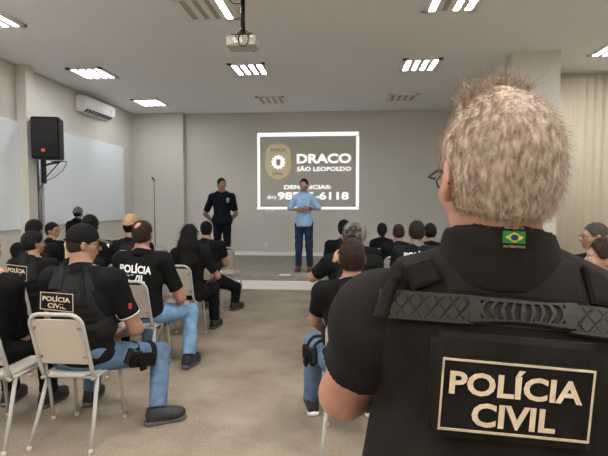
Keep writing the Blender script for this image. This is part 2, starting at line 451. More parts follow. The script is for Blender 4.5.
# ------------------------------------------------------------------ people
def rotz(a): return Matrix.Rotation(a, 3, 'Z')
class Person: pass
def person(label,  X=None, Y=0, z0=0, yaw=0, pose='sit', top=1.39, bulk=1.0, lean=0.0, hyaw=0, hpitch=0, htilt=0, hair='short', hairm='hair_black',
           shirt='tee', shirtname='shirt', sleeve=.62, pants='blackpants', shoes=('shoe','sole'), vest=None, cap=None, capdir=0, glasses=False, skin='skin',
           J=None, h=.011, group='seated audience', nstr=0, headscale=1.0, roll=0, beard=False, female=False, hands=None, sway=0, bump=False, brimm=None, collar=False, fluff=.012,
           widths=1.0):
    J = J or {}
    if X is None: X = J['hc'].x
    root = empty('person', (X, Y, z0), (0, roll, yaw)); tag(root, label, 'person', group)
    RM = Matrix.Translation((X, Y, z0)) @ Matrix.Rotation(yaw, 4, 'Z') @ Matrix.Rotation(roll, 4, 'Y'); IM = RM.inverted()
    b = bulk
    if pose == 'sit':
        s = (top-.46)/.93
        if 'hc' in J:
            s = (J['hc'].z-z0-.46)/.815; lh = IM @ Vector(J['hc']); lean = lh.y-.022; sway = lh.x*.9; headscale *= .97
        zz = lambda t: .46+t*s
        pel, wai, che, neb, hc, shz = zz(.10), zz(.25), zz(.425), zz(.655), zz(.805), zz(.572)
        hip = .53
    else:
        s = top/1.78; zz = lambda t: t*s
        pel, wai, che, neb, hc, shz = zz(.97), zz(1.10), zz(1.275), zz(1.515), zz(1.655), zz(1.40)
        hip = zz(.93)
    j = {}
    L = lambda t: lean*t
    j['pel'] = Vector((0,0,pel)); j['wai'] = Vector((sway*.3,L(.3),wai)); j['che'] = Vector((sway*.6,L(.65),che)); j['neb'] = Vector((sway,L(1)-.01,neb))
    hs = s*1.04*headscale
    j['hc'] = Vector((sway,L(1)+.022,hc))
    shw = (.158 if female else .18)*s*b**.6*widths
    for sg, sd in ((-1,'L'),(1,'R')):
        j['sh'+sd] = Vector((sg*shw+sway,L(.95),shz)); j['hip'+sd] = Vector((sg*.09,0.0,hip))
        if pose == 'sit':
            j['el'+sd] = Vector((sg*(shw+.06),L(.6)+.07,shz-.27*s)); j['wr'+sd] = Vector((sg*.10,L(.4)+.27,.66))
            j['kn'+sd] = Vector((sg*.15,.43,.515)); j['an'+sd] = Vector((sg*.16,.44,.10))
        else:
            j['el'+sd] = Vector((sg*(shw+.055),L(.6)-.01,shz-.29*s)); j['wr'+sd] = Vector((sg*(shw+.05),.06,shz-.54*s))
            j['kn'+sd] = Vector((sg*.10,.015,.50*s)); j['an'+sd] = Vector((sg*.11,-.01,.10))
    for k_, v_ in J.items():
        if not k_.startswith('foot'): j[k_] = IM @ Vector(v_)
    # keep limb lengths human: slide the elbow / knee when an override stretches them is left to the caller
    if cap: fluff = .004
    Hm = rotz(hyaw) @ Matrix.Rotation(-hpitch, 3, 'X') @ Matrix.Rotation(htilt, 3, 'Y'); hcv = j['hc']
    def H(x, y, z): return hcv + Hm @ (Vector((x,y,z))*hs)
    def he(c, r, k=.02, clip=None, o=0): return ell(H(*c), [q*hs+o for q in r], Hm, k*1.0, clip)
    cran = [he((0,-.014,.028), (.0755,.094,.092), .02), he((0,.028,-.035), (.060,.068,.080), .03)]
    face = cran + [he((0,.064,-.093), (.024,.02,.018), .02), cone(H(0,.088,.002), H(0,.110,-.032), .009*hs, .0135*hs, k=.014),
        cone(H(-.030,.080,.024), H(.030,.080,.024), .012*hs, k=.015), cone(H(-.018,.091,-.062), H(.018,.091,-.062), .0075*hs, k=.008),
        cone(H(-.045,.055,-.025), H(-.05,.04,-.03), .02*hs, k=.02), cone(H(.045,.055,-.025), H(.05,.04,-.03), .02*hs, k=.02),
        cone(H(0,-.02,-.06), j['neb'], .056*s*(.85 if female else 1)*b**.5, .062*s*(.85 if female else 1)*b**.5, k=.03)]
    ears = []
    for sg in (-1,1):
        e_rot = Hm @ Matrix.Rotation(sg*R(22), 3, 'Z')
        ears.append(ell(H(sg*.082,-.012,-.008), (.009*hs,.021*hs,.033*hs), e_rot, .008))
        ears.append(ell(H(sg*.078,-.004,-.03), (.010*hs,.013*hs,.016*hs), e_rot, .008))
    sock = [ell(H(sg*.031,.100,.002), (.015*hs,.010*hs,.009*hs), Hm) for sg in (-1,1)]
    wf = .92 if female else 1.0
    torso = [ell(j['pel'], (.165*s*b*(1.04 if female else 1),.125*s*b,.125*s), k=.06), ell(j['wai'], (.145*s*b*wf,.112*s*b,.15*s), k=.06),
             ell(j['che'], (.165*s*b*wf*widths,.118*s*b,.19*s), k=.05),
             cone(j['shL']*.72+j['shR']*.28+Vector((0,0,-.015)), j['shR']*.72+j['shL']*.28+Vector((0,0,-.015)), .068*s, k=.05),
             cone(j['neb']+Vector((-.02,-.005,.005)), j['shL']*.85+j['neb']*.15, .044*s, .042*s, k=.05), cone(j['neb']+Vector((.02,-.005,.005)), j['shR']*.85+j['neb']*.15, .044*s, .042*s, k=.05)]
    ab = b**.8*(.82 if female else 1)
    def arm(sd, part):
        S_, E_, W_ = j['sh'+sd], j['el'+sd], j['wr'+sd]
        if part == 'up': return cone(S_, E_, .056*s*ab, .041*s*ab, k=.035)
        return cone(E_, W_, .042*s*ab, .027*s*ab**.5, k=.015)
    delt = [ell(j['sh'+sd], (.062*s*ab,.062*s*ab,.062*s*ab), k=.04) for sd in 'LR']
    legs = []
    for sd in 'LR':
        legs += [cone(j['hip'+sd], j['kn'+sd], .085*b**.6, .058, k=.04), cone(j['kn'+sd], j['an'+sd], .055, .036, k=.03)]
    body = torso+delt+[arm(sd, p_) for sd in 'LR' for p_ in ('up','fo')]+legs+face+ears
    parts = [sdf(body, h, carve=sock)]
    hd = hands or {}
    for sg, sd in ((-1,'L'),(1,'R')):
        W_ = j['wr'+sd]; dd = (W_-j['el'+sd]).normalized()
        spec = hd.get(sd)
        if spec: d_, n_, t_, c_ = spec
        else:
            d_ = dd+Vector((0,.2,-.35)) if pose == 'sit' else dd; n_ = Vector((0,0,-1)) if pose == 'sit' else Vector((-sg,0,0)); t_ = Vector((-sg,0.1,0)) if pose == 'sit' else Vector((0,1,0)); c_ = 38
        parts.append(hand(W_, d_, n_, t_, s=s*1.0*(.9 if female else 1), curl=c_, h=min(.0055, h)))
    v, f = join(parts)
    body_o = link('body', mesh_np('body', v, f, M[skin]), root)
    P = Person(); P.root = root; P.RM = RM; P.j = j; P.H = H; P.Hm = Hm; P.hs = hs; P.s = s; P.body = (v, f)
    # eyes
    ey = MB(); ir = MB()
    for sg in (-1,1):
        c = H(sg*.031,.0745,.001); bm = bmesh.new(); bmesh.ops.create_uvsphere(bm, u_segments=12, v_segments=8, radius=.0112*hs)
        ey.add([c+q.co for q in bm.verts], [[q.index for q in ff.verts] for ff in bm.faces], True)
        c2 = H(sg*.031,.0815,.001); ir.add([c2+q.co*.5 for q in bm.verts], [[q.index for q in ff.verts] for ff in bm.faces], True); bm.free()
    eo = ey.build('eyes', M['eyew'], root); ir.build('irises', M['iris'], eo)
    # shirt
    off = .012 if not vest else .010
    g = grow(torso, off)
    if pose == 'stand': g.append(ell((0,0,zz(.93)), (.178*s*b+.012,.130*s*b+.016,.16*s), k=.06))
    for sd in 'LR':
        S_, E_, W_ = j['sh'+sd], j['el'+sd], j['wr'+sd]; ax_ = (E_-S_).normalized()
        if sleeve <= 1:
            cp = S_+(E_-S_)*sleeve; u = grow([arm(sd,'up')], off+.006)[0]; u.clip = [(cp, ax_)]; g.append(u)
            g += grow([ell(j['sh'+sd], (.062*s*ab,)*3, k=.04)], off)
        else:
            cp = E_+(W_-E_)*(sleeve-1); u = grow([arm(sd,'fo')], off)[0]; u.clip = [(cp, (W_-E_).normalized())]
            g += grow([arm(sd,'up')], off+.004)+[u]+grow([ell(j['sh'+sd], (.062*s*ab,)*3, k=.04)], off)
    nk = j['neb']
    hem = pel-.06*s if pose == 'sit' else zz(.87)
    cl = [((0,0,hem), (0,0,-1)), (nk+Vector((0,0,.012)), (0,.35,1))]
    sv, sf = sdf(g, h, clips=cl, wr=.0028, wf=22, seed=X*3+Y)
    shirt_o = link(shirtname, mesh_np('shirt', sv, sf, M[shirt]), root)
    P.shirt = (sv, sf); P.shirt_o = shirt_o
    if not collar:
        up_ = (j['hc']+Hm @ Vector((0,-.02,-.06))*hs-nk).normalized(); ra_ = .066*s*b**.5*(.88 if female else 1)
        cv, cf = sdf([cone(nk-up_*.03, nk+up_*.012, ra_+.014, ra_+.006)], min(h,.008), clips=[(nk+up_*.012, up_+Vector((0,.35,0))), (nk-up_*.03, -up_)])
        link('neckband', mesh_np('neckband', cv, cf, M[shirt]), shirt_o)
    if collar:
        cc = cone(nk+Vector((0,.0,.0)), nk+Vector((0,.004,.05*s)), .07*s*b**.5, .066*s*b**.5)
        cv, cf = sdf([cc], min(h,.009), clips=[(nk+Vector((0,0,.048*s)), (0,.25,1)), (nk+Vector((0,0,.0)), (0,0,-1))])
        link('collar', mesh_np('collar', cv, cf, M[collar if isinstance(collar, str) else shirt]), shirt_o)
    # trousers
    g = grow([torso[0]], .006)
    for sd in 'LR':
        aD = (j['an'+sd]-j['kn'+sd]).normalized(); c2 = grow([cone(j['kn'+sd], j['an'+sd], .058, .050, k=.03)], .013)[0]; c2.clip = [(j['an'+sd]-aD*.01, aD)]
        g += grow([cone(j['hip'+sd], j['kn'+sd], .087*b**.6, .063, k=.04)], .010)+[c2]
    pv, pf = sdf(g, h, clips=[((0,0,pel+.06*s), (0,0,1))], wr=.0035, wf=26, seed=Y)
    link('trousers', mesh_np('trousers', pv, pf, M[pants]), root)
    for sd in 'LR':
        kn, an = j['kn'+sd], j['an'+sd]; fd = Vector((kn.x-j['hip'+sd].x, kn.y-j['hip'+sd].y, 0)) if pose == 'sit' else Vector((.12*(1 if sd == 'R' else -1),1,0))
        yw = math.atan2(-fd.x, fd.y); yw = J.get('foot'+sd, yw) if not isinstance(J.get('foot'+sd), Vector) else yw
        add_shoe(root, (an.x, an.y, max(0, an.z-.10)), yw, M[shoes[0]], M[shoes[1]])
    # hair
    st = None
    if hair in ('short','thin','long','bun','pony'):
        hp = [ell(H(0,-.016,.030), [q*hs+fluff for q in (.0765,.096,.093)], Hm, .02), ell(H(0,-.035,-.02), [q*hs+fluff*.6 for q in (.070,.070,.080)], Hm, .03)]
        if bump: hp.append(ell(H(0,.005,.112), (.048,.045,.030), Hm, .03))
        Nf = Hm @ Vector((0,.86,-.52)); clips = [(H(0,.074,.072), Nf)]
        clips.append((H(0,-.09,-.075), Hm @ Vector((0,.25,-1))))
        carve = [ell(H(sg*.085,.012,-.035), (.03*hs,.030*hs,.042*hs), Hm) for sg in (-1,1)] if hair in ('short','thin') else []
        if hair == 'thin': carve.append(ell(H(-.018,-.082,.088), (.036*hs,.036*hs,.034*hs), Hm))
        if hair == 'long':
            nb = j['neb']
            hp += [cone(H(0,-.05,.0), H(0,-.075,-.14), .092*hs, .118*hs, k=.04), cone(H(0,-.075,-.14), nb+Vector((0,-.085,-.20*s)), .118*hs, .10*hs, k=.04),
                   cone(H(-.05,-.06,-.10), nb+Vector((-.10,-.085,-.16*s)), .05*hs, .045*hs, k=.05), cone(H(.05,-.06,-.10), nb+Vector((.10,-.085,-.16*s)), .05*hs, .04*hs, k=.05)]
            clips = [(H(0,.078,.058), Hm @ Vector((0,.92,-.30)))]
        if hair == 'bun': hp += [cone(H(0,-.11,.0), H(0,-.125,-.05), .035*hs, .03*hs, k=.02), cone(H(0,-.10,-.02), H(0,-.11,-.16), .035*hs, .022*hs, k=.02)]; clips = clips[:1]
        if hair == 'pony': hp += [cone(H(0,-.11,.02), H(-.01,-.15,-.05), .03*hs, .034*hs, k=.02), cone(H(-.01,-.15,-.05), H(0,-.15,-.20), .034*hs, .018*hs, k=.02)]; clips = clips[:1]
        hv, hf = sdf(hp, min(h,.009) if h > .007 else .005, carve=carve, clips=clips, wr=.0016, wf=95, seed=X)
        ho = link('hair', mesh_np('hair', hv, hf, M[hairm]), root); P.hair = (hv, hf); P.hair_o = ho
        if nstr:
            ctr = np.array(H(0,-.04,.10))
            fl = lambda q: (np.array(Hm @ Vector((0,-.25,-1))) if q[2] < ctr[2]-.03 else np.array(q)-ctr+np.array([0,-.01,0]))
            a_, b_ = strands(hv, hf, nstr, .020 if hair != 'long' else .06, .0011, fl, .35, .25, seed=int(abs(X*100))+3)
            st = link('hair_strands', mesh_np('hair_strands', a_, b_, M[hairm], False), ho)
    elif hair == 'stubble': pass
    if beard:
        bp_ = [he((0,.030,-.045), (.062,.070,.074), .02), he((0,.066,-.092), (.026,.022,.02), .02)]
        bv, bf = sdf(grow(bp_, .003), .006, clips=[(H(0,.05,-.045), Hm @ Vector((0,.25,1))), (H(0,.02,-.05), Hm @ Vector((0,-1,-.1)))])
        link('beard', mesh_np('beard', bv, bf, M[hairm]), root)
    if cap:
        Cm = Hm @ Matrix.Rotation(capdir, 3, 'Z')
        def HC(x, y, z): return hcv + Hm @ (Matrix.Rotation(capdir, 3, 'Z') @ (Vector((x,y,z))*hs))
        cp = [ell(H(0,-.014,.034), [q*hs+.012 for q in (.077,.096,.092)], Hm, .02)]
        tilt = Hm @ Vector((0,.20,-1))
        carve = [cone(HC(0,-.12,.012), HC(0,-.09,.028), .026*hs)] if not (capdir) else [cone(HC(0,-.12,.012), HC(0,-.09,.028), .026*hs)]
        cv, cf = sdf(cp, .007, clips=[(H(0,0,.012), tilt)], carve=carve)
        co = link('cap', mesh_np('cap', cv, cf, M[cap]), root)
        br = [ell(HC(0,.115,.026), (.070*hs,.068*hs,.010*hs), Cm @ Matrix.Rotation(R(-12), 3, 'X'), .01)]
        bv, bf = sdf(br, .004, carve=[ell(H(0,-.014,.02), [q*hs+.004 for q in (.077,.096,.092)], Hm)])
        link('brim', mesh_np('brim', bv, bf, M[brimm or cap]), co)
        sb = MB(); sb.lathe([(.001,.004),(.006,.003),(.008,0)], H(0,-.014,.034+.092)+Hm @ Vector((0,0,.014)), 10); sb.build('button', M[cap], co)
        sb2 = MB(); pts = [HC(.036*cos(a)*1.0, -.014-.113*math.sqrt(max(0,1-(.036*cos(a)/.093)**2)), .012) for a in [pi*i/6 for i in range(7)]]
        sb2.tube(pts, .005*hs, 6); sb2.build('strap', M['web'], co)
    if glasses:
        gl = MB()
        for sg in (-1,1):
            cc = H(sg*.033,.097,-.002); ring = [cc+Hm @ Vector((.022*hs*cos(a), 0, .016*hs*sin(a))) for a in [2*pi*i/14 for i in range(15)]]
            gl.tube(ring, .0018*hs, 5); gl.tube([H(sg*.055,.104,.004), H(sg*.075,.085,.005), H(sg*.091,.01,.006), H(sg*.092,-.014,.002), H(sg*.088,-.03,-.02)], .002*hs, 5)
        gl.tube([H(-.011,.108,0), H(0,.111,.003), H(.011,.108,0)], .0016*hs, 5)
        go = gl.build('glasses', M['black'], root)
    if vest:
        g = grow(torso[1:], .024)
        for p_ in g: p_.k = .04
        vz0 = pel-.02*s if pose == 'sit' else zz(.99)
        carve = [ell(nk+Vector((0,.01,.03)), (.085*s*b**.5,.09*s,.075*s))]
        clips = [((0,0,vz0), (0,0,-1)), ((j['shR'].x*.80,0,0), (1,0,0.12)), ((j['shL'].x*.80,0,0), (-1,0,0.12))]
        clips = [((0,0,vz0), (0,0,-1)), (j['shR']*.76+j['shL']*.24, (1,0,.35)), (j['shL']*.76+j['shR']*.24, (-1,0,.35))]
        sides = [ell(j['wai']+Vector((0,0,.02)), (.165*s*b+.024,.118*s*b+.024,.15*s), k=.03)]
        vv, vf = sdf(g, h, carve=carve, clips=clips, wr=.0015, wf=40, seed=X)
        v2, f2 = sdf(sides, h, clips=[((0,0,vz0), (0,0,-1)), (Vector((0,0,che+.01)), (0,0,1))])
        vv, vf = join([(vv,vf),(v2,f2)])
        vo = link('vest', mesh_np('vest', vv, vf, M[vest]), root); P.vest = (vv, vf); P.vest_o = vo
        # webbing rows and buckled shoulder pads lie on the vest
        bv = BVHTree.FromPolygons([Vector(q) for q in vv.tolist()], vf.tolist())
        zt = shz-.02*s
        wb = MB()
        for side in (-1, 1):
            for r_ in range(4):
                wb = MB()
                z_ = wai+(.02+.055*r_)*s
                pts = []
                for i in range(9):
                    x_ = (-.13+.26*i/8)*s*b
                    hit = bv.ray_cast(Vector((x_+j['wai'].x*.7, side*.6, z_)), Vector((0,-side,0)))
                    if hit[0]: pts.append(hit[0]+hit[1]*.003)
                for a0, a1 in zip(pts[:-1], pts[1:]):
                    n_ = Vector((0,side*.004,0)); w_ = Vector((0,0,.011))
                    wb.add([a0-w_-n_, a1-w_-n_, a1+w_-n_, a0+w_-n_, a0-w_+n_, a1-w_+n_, a1+w_+n_, a0+w_+n_], [(0,1,2,3),(4,7,6,5),(0,4,5,1),(3,2,6,7),(0,3,7,4),(1,5,6,2)])
                if wb.v: wb.build('webbing', M['web'], vo)
    P.bvh_src = (vv, vf) if vest else (sv, sf); P.bvh_o = P.vest_o if vest else shirt_o
    return P

# conform to a surface ----------------------------------------------
def world_bvh(P, src=None):
    v, f = src or P.bvh_src
    A = np.array(P.RM); w = np.asarray(v) @ A[:3,:3].T + A[:3,3]
    return BVHTree.FromPolygons([Vector(q) for q in w.tolist()], np.asarray(f).tolist())
def surf_grid(P, quad, nu=8, nv=6, src=None, flat=0.0, lift=0.0):
    """quad: pixel corners TL, TR, BR, BL of something seen lying on the surface; returns a grid of points in the person's own space"""
    bv = world_bvh(P, src); IM = P.RM.inverted(); G = np.zeros((nu+1, nv+1, 3)); ok = np.zeros((nu+1, nv+1), bool)
    TL, TR_, BR, BL = [Vector(q) for q in quad]
    for i in range(nu+1):
        for j_ in range(nv+1):
            u, w = i/nu, j_/nv; q = (TL*(1-u)+TR_*u)*(1-w)+(BL*(1-u)+BR*u)*w
            hit = bv.ray_cast(CAM, ray(q.x, q.y))
            if hit[0] is not None: G[i,j_] = IM @ hit[0]; ok[i,j_] = True
    if ok.sum() < 3: print('GRIDMISS', quad); return None
    idx = np.argwhere(ok)
    A = np.c_[idx, np.ones(len(idx))]
    if len(idx) >= 3: C_ = np.linalg.lstsq(A, G[ok], rcond=None)[0]
    # fill the misses and take out outliers with the fitted plane
    for i in range(nu+1):
        for j_ in range(nv+1):
            pl = np.array([i, j_, 1.0]) @ C_
            if not ok[i,j_] : G[i,j_] = pl
            else: G[i,j_] = G[i,j_]*(1-flat)+pl*flat
    for _ in range(2):
        G2 = G.copy(); G2[1:-1] = (G[:-2]+G[1:-1]*2+G[2:])/4; G = G2; G2 = G.copy(); G2[:,1:-1] = (G[:,:-2]+G[:,1:-1]*2+G[:,2:])/4; G = G2
    # the sheet stands a little proud of the cloth: slide each point so that the raised face starts where it is seen
    n = grid_norm(G); co = IM @ CAM; R3 = IM.to_3x3()
    for i in range(nu+1):
        for j_ in range(nv+1):
            u, w = i/nu, j_/nv; q = (TL*(1-u)+TR_*u)*(1-w)+(BL*(1-u)+BR*u)*w; d = R3 @ ray(q.x, q.y)
            nn = Vector(n[i,j_]); g = Vector(G[i,j_])+nn*lift; de = d.dot(nn)
            if abs(de) > .25: G[i,j_] = co+d*((g-co).dot(nn)/de)-nn*lift
    return G
def grid_norm(G):
    du = np.gradient(G, axis=0); dv = np.gradient(G, axis=1); n = np.cross(du, dv); n /= np.linalg.norm(n, axis=2, keepdims=True)+1e-9
    if n[...,1].mean() > 0 : n = -n     # people are seen from behind: outward is -y
    return n
def sheet(name, G, m, parent, off, th, hfun=None, label=None):
    """solid sheet lying on the grid, off above the surface and th thick"""
    n = grid_norm(G); nu, nv = G.shape[0], G.shape[1]
    top = G+n*(off+th); bot = G+n*(off-.004)
    if hfun is not None:
        for i in range(nu):
            for k in range(nv): top[i,k] += n[i,k]*hfun(i/(nu-1), k/(nv-1))
    V = [tuple(x) for x in top.reshape(-1,3)]+[tuple(x) for x in bot.reshape(-1,3)]; o = nu*nv; Fc = []
    I = lambda i, k: i*nv+k
    for i in range(nu-1):
        for k in range(nv-1):
            Fc.append((I(i,k), I(i,k+1), I(i+1,k+1), I(i+1,k))); Fc.append((o+I(i,k), o+I(i+1,k), o+I(i+1,k+1), o+I(i,k+1)))
    for i in range(nu-1):
        for k in (0, nv-1): q = (I(i,k), I(i+1,k), o+I(i+1,k), o+I(i,k)); Fc.append(q if k == 0 else q[::-1])
    for k in range(nv-1):
        for i in (0, nu-1): q = (I(i,k), I(i,k+1), o+I(i,k+1), o+I(i,k)); Fc.append(q[::-1] if i == 0 else q)
    mb = MB(); mb.add(V, Fc, False); ob = mb.build(name, m, parent, label=label)
    bm = bmesh.new(); bm.from_mesh(ob.data); bmesh.ops.recalc_face_normals(bm, faces=bm.faces[:]); bm.to_mesh(ob.data); bm.free()
    return ob
def on_grid(G, n, u, w, off):
    nu, nv = G.shape[0]-1, G.shape[1]-1
    x = min(max(u*nu, 0), nu-1e-6); y = min(max(w*nv, 0), nv-1e-6); i, k = int(x), int(y); a, b = x-i, y-k
    p = (G[i,k]*(1-a)+G[i+1,k]*a)*(1-b)+(G[i,k+1]*(1-a)+G[i+1,k+1]*a)*b; q = (n[i,k]*(1-a)+n[i+1,k]*a)*(1-b)+(n[i,k+1]*(1-a)+n[i+1,k+1]*a)*b
    return p+q*off
def grid_text(G, items, m, parent, off, name='lettering', bold=.025, thick=.0012):
    """items: (string, u0, w_base, width, capheight) in 0..1 of the grid; letters get a real thickness"""
    n = grid_norm(G)
    for (s, u0, w0, wd, hg) in items:
        V = []; Fc = []
        v, f = textfit(s, wd, hg, bold); o = len(V); c = len(v)
        for (x, y) in v: V.append(tuple(on_grid(G, n, u0+x, w0-y, off+thick)))
        Fc += [tuple(i+o for i in q) for q in f]
        mb = MB(); mb.add(V, Fc); o_ = mb.build(name, m, parent)
    return o_
def grid_frame(G, m, parent, off, wu, ww, name='border', th=.002):
    n = grid_norm(G); mb = MB()
    def strip(pts_in, pts_out):
        N = len(pts_in); V = []
        for (a, b) in zip(pts_in, pts_out): V += [tuple(on_grid(G, n, *a, off+th)), tuple(on_grid(G, n, *b, off+th)), tuple(on_grid(G, n, *a, off-.001)), tuple(on_grid(G, n, *b, off-.001))]
        Fc = []
        for i in range(N-1):
            a, b = i*4, (i+1)*4; Fc += [(a, b, b+1, a+1), (a, a+2, b+2, b), (a+1, b+1, b+3, a+3)]
        mb.add(V, Fc)
    T = [i/12 for i in range(13)]
    strip([(wu+(1-2*wu)*t, ww) for t in T], [(t, 0) for t in T]); strip([(wu+(1-2*wu)*t, 1-ww) for t in T], [(t, 1) for t in T])
    strip([(wu, ww+(1-2*ww)*t) for t in T], [(0, t) for t in T]); strip([(1-wu, ww+(1-2*ww)*t) for t in T], [(1, t) for t in T])
    return mb.build(name, m, parent)
def police_patch(P, quad, mt='gold', two=True, fl=.3, off=.006):
    G = surf_grid(P, quad, 8, 6, flat=fl, lift=off+.003)
    if G is None: return
    po = sheet('name_patch', G, M['patch'], P.bvh_o, off, .003)
    grid_frame(G, M['goldrim'], po, off+.003, .022, .045)
    grid_text(G, [('POLÍCIA', .07, .50, .84, .27), ('CIVIL', .23, .87, .54, .27)] if two else [('POLÍCIA', .07, .85, .84, .6)], M[mt], po, off+.0035)

# ================================================================== ROOM
CE = 3.83; XL, XR = -5.35, 6.2; YB, YF = 11.5, -4.2; SH = .25; SY = 8.3
def st(name, mb, m):
    o = mb.build(name, m); o['kind'] = 'structure'; return o
st('floor', MB().box(((XL+XR)/2, (YB+YF)/2, -.1), (XR-XL+.6, YB-YF+.6, .2)), M['floor'])
st('ceiling', MB().box(((XL+XR)/2, (YB+YF)/2, CE+.1), (XR-XL+.6, YB-YF+.6, .2)), M['ceil'])
st('wall_left', MB().box((XL-.1, (YB+YF)/2, CE/2), (.2, YB-YF+.4, CE)), M['wall'])
st('wall_right', MB().box((XR+.1, (YB+YF)/2, CE/2), (.2, YB-YF+.4, CE)), M['wall'])
st('wall_back', MB().box(((XL+XR)/2, YB+.1, CE/2), (XR-XL, .2, CE)), M['backwall'])
st('wall_front', MB().box(((XL+XR)/2, YF-.1, CE/2), (XR-XL, .2, CE)), M['wall'])
xs = at(183, 150, 11.3).x
st('wall_back_step', MB().box(((XL+xs)/2, 11.4, CE/2), (xs-XL, .2, CE)), M['backwall'])
Yq = -5.35/at(16.5, 120, 1).x; Yq2 = -5.18/at(35, 120, 1).x
st('trim_pilaster', MB().box((-5.26, (Yq+Yq2)/2, CE/2), (.17, Yq2-Yq, CE)), M['wall'])
print('PIL', Yq, Yq2)
c0, c1 = at(511, 100, 7.24).x, at(560, 100, 7.24).x
st('trim_column', MB().box(((c0+c1)/2, 7.36, CE/2), (c1-c0, .24, CE), bev=.006), M['wall'])
st('wall_partition_side', MB().box((c1-.1, (8.45+YB)/2, CE/2), (.12, YB-8.45, CE)), M['backwall'])
st('wall_partition', MB().box(((c1-.16+XR)/2, 8.5, CE/2), (XR-c1+.16, .12, CE)), M['wall'])
st('baseboard_back', MB().box(((xs+c1)/2, YB-.01, SH+.045), (c1-.16-xs, .02, .09), bev=.004), M['white'])
st('baseboard_left', MB().box((XL+.01, (Yq+YF)/2, .045), (.02, Yq-YF, .09), bev=.004), M['white'])
st('trim_ceiling_back', MB().box(((xs+c1-.2)/2, YB-.02, CE-.012), (c1-.2-xs, .04, .024)), M['backwall'])
st('trim_ceiling_left', MB().box((XL+.02, (11.3+YF)/2, CE-.012), (.04, 11.3-YF, .024)), M['backwall'])
# raised platform
pl = MB(); pl.box(((XL+c1-.16)/2, (SY+YB)/2, SH/2), (c1-.16-XL, YB-SY, SH), bev=.01)
po = st('trim_platform', pl, M['stage'])
st('trim_platform_riser', MB().box(((XL+c1-.16)/2, SY-.02, .078), (c1-.16-XL, .04, .156), bev=.004), M['white'])
# double door behind the camera, on the front wall
d = st('door_1', MB().box((1.2, YF+.03, 1.05), (1.7, .06, 2.1), bev=.008), M['white'])
for x_ in (1.05, 1.35):
    hmb = MB(); hmb.tube([(x_, YF+.06, 1.0), (x_, YF+.11, 1.0), (x_+(.12 if x_ > 1.2 else -.12), YF+.11, 1.0)], .01, 8); hmb.build('door_handle', M['steel'], d)

def yl(px, X, py=200): return X/at(px, py, 1).x
# whiteboards on the left wall
def board(y0, y1, z0, z1, x, label):
    t = empty('whiteboard', (x, (y0+y1)/2, z0)); tag(t, label, 'whiteboard', None)
    w = y1-y0; hh = z1-z0
    MB().box((0, 0, hh/2), (.024, w-.02, hh-.02)).build('board_surface', M['board'], t)
    f = MB()
    f.box((0, 0, hh-.008), (.034, w, .016)); f.box((0, 0, .008), (.034, w, .016)); f.box((0, -w/2+.008, hh/2), (.034, .016, hh)); f.box((0, w/2-.008, hh/2), (.034, .016, hh))
    f.build('board_frame', M['boardedge'] if False else M['white'], t)
    return t
Ya = yl(22, -5.333); Yb1, Yb2 = yl(43.5, -5.333), yl(124, -5.333)
board(3.9, Ya, at(22,229,Ya).z, at(22,122,Ya).z, -5.333, 'white wall board at the left edge, nearer than the loudspeaker')
board(Yb1, Yb2, at(124,219.5,Yb2).z, at(124,147,Yb2).z, -5.333, 'long white wall board beyond the loudspeaker, towards the back corner')
cm = MB(); Yp = yl(40, -5.29); cm.tube([(-5.30, Yp, .02), (-5.30, Yp, 2.55)], .04, 12)
tag(cm.build('conduit_pipe', M['steel']), 'grey metal pipe running down the left wall under the loudspeaker', 'pipe')

# loudspeaker on its bracket
a = at(49, 137, 7.35)
sp = empty('loudspeaker', (a.x, 7.35, 2.31)); sp.rotation_euler.z = R(10); tag(sp, 'black loudspeaker box with small orange badge on the left wall', 'loudspeaker')
bx = MB(); pol = [(-.225,-.14),(-.19,-.175),(.19,-.175),(.225,-.14),(.16,.19),(-.16,.19)]
n = len(pol); V = [(x, y, 0) for x, y in pol]+[(x, y, .68) for x, y in pol]
bm = bmesh.new(); vs = [bm.verts.new(v) for v in V]; bm.faces.new(vs[:n][::-1]); bm.faces.new(vs[n:])
for i in range(n): bm.faces.new((vs[i], vs[(i+1)%n], vs[n+(i+1)%n], vs[n+i]))
bmesh.ops.bevel(bm, geom=bm.edges[:], offset=.012, segments=2, affect='EDGES'); bm.verts.index_update()
bx.add([v.co for v in bm.verts], [[v.index for v in f.verts] for f in bm.faces]); bm.free()
bx.build('cabinet', mat('textured black cabinet paint', (.005,.005,.0055), .8, bump=.2, bscale=300), sp)
gr = MB(); 
gv = []; gf = []
for i in range(13):
    u = -1+2*i/12; 
    for k in range(2): gv.append((u*.205, -.178-.018*(1-u*u), .03+k*.62))
for i in range(12): gf.append((i*2, i*2+2, i*2+3, i*2+1))
gr.add(gv, gf, True); go = gr.build('grille', mat('speaker grille mesh', (.02,.02,.02), .6, bump=.8, bscale=400), sp)
so = go.modifiers.new('s', 'SOLIDIFY'); so.thickness = .006
MB().box((-.01, -.202, .13), (.055, .008, .05), bev=.003).build('badge', M['orange'], sp)
bk = empty('speaker_bracket', (-5.13, 7.42, 1.955)); tag(bk, 'black steel wall bracket holding up the loudspeaker', 'bracket')
MB().box((0, 0.06, .17), (.03, .10, .42), bev=.005).build('wall_plate', M['blackm'], bk)
ar = MB(); ar.tube([(.01, .04, .26), (.20, -.03, .29), (.36, -.05, .31)], .017, 8); ar.tube([(.01, .04, .02), (.25, -.02, .22), (.36, -.05, .31)], .009, 8)
ar.box((.34, -.05, .322), (.20, .14, .012)); ar.build('arm', M['blackm'], bk)
cb = MB(); cb.tube([(-4.72, 7.5, 2.28), (-4.78, 7.48, 2.14), (-4.92, 7.46, 2.02), (-5.08, 7.46, 1.96), (-5.22, 7.44, 1.80)], .006, 6)
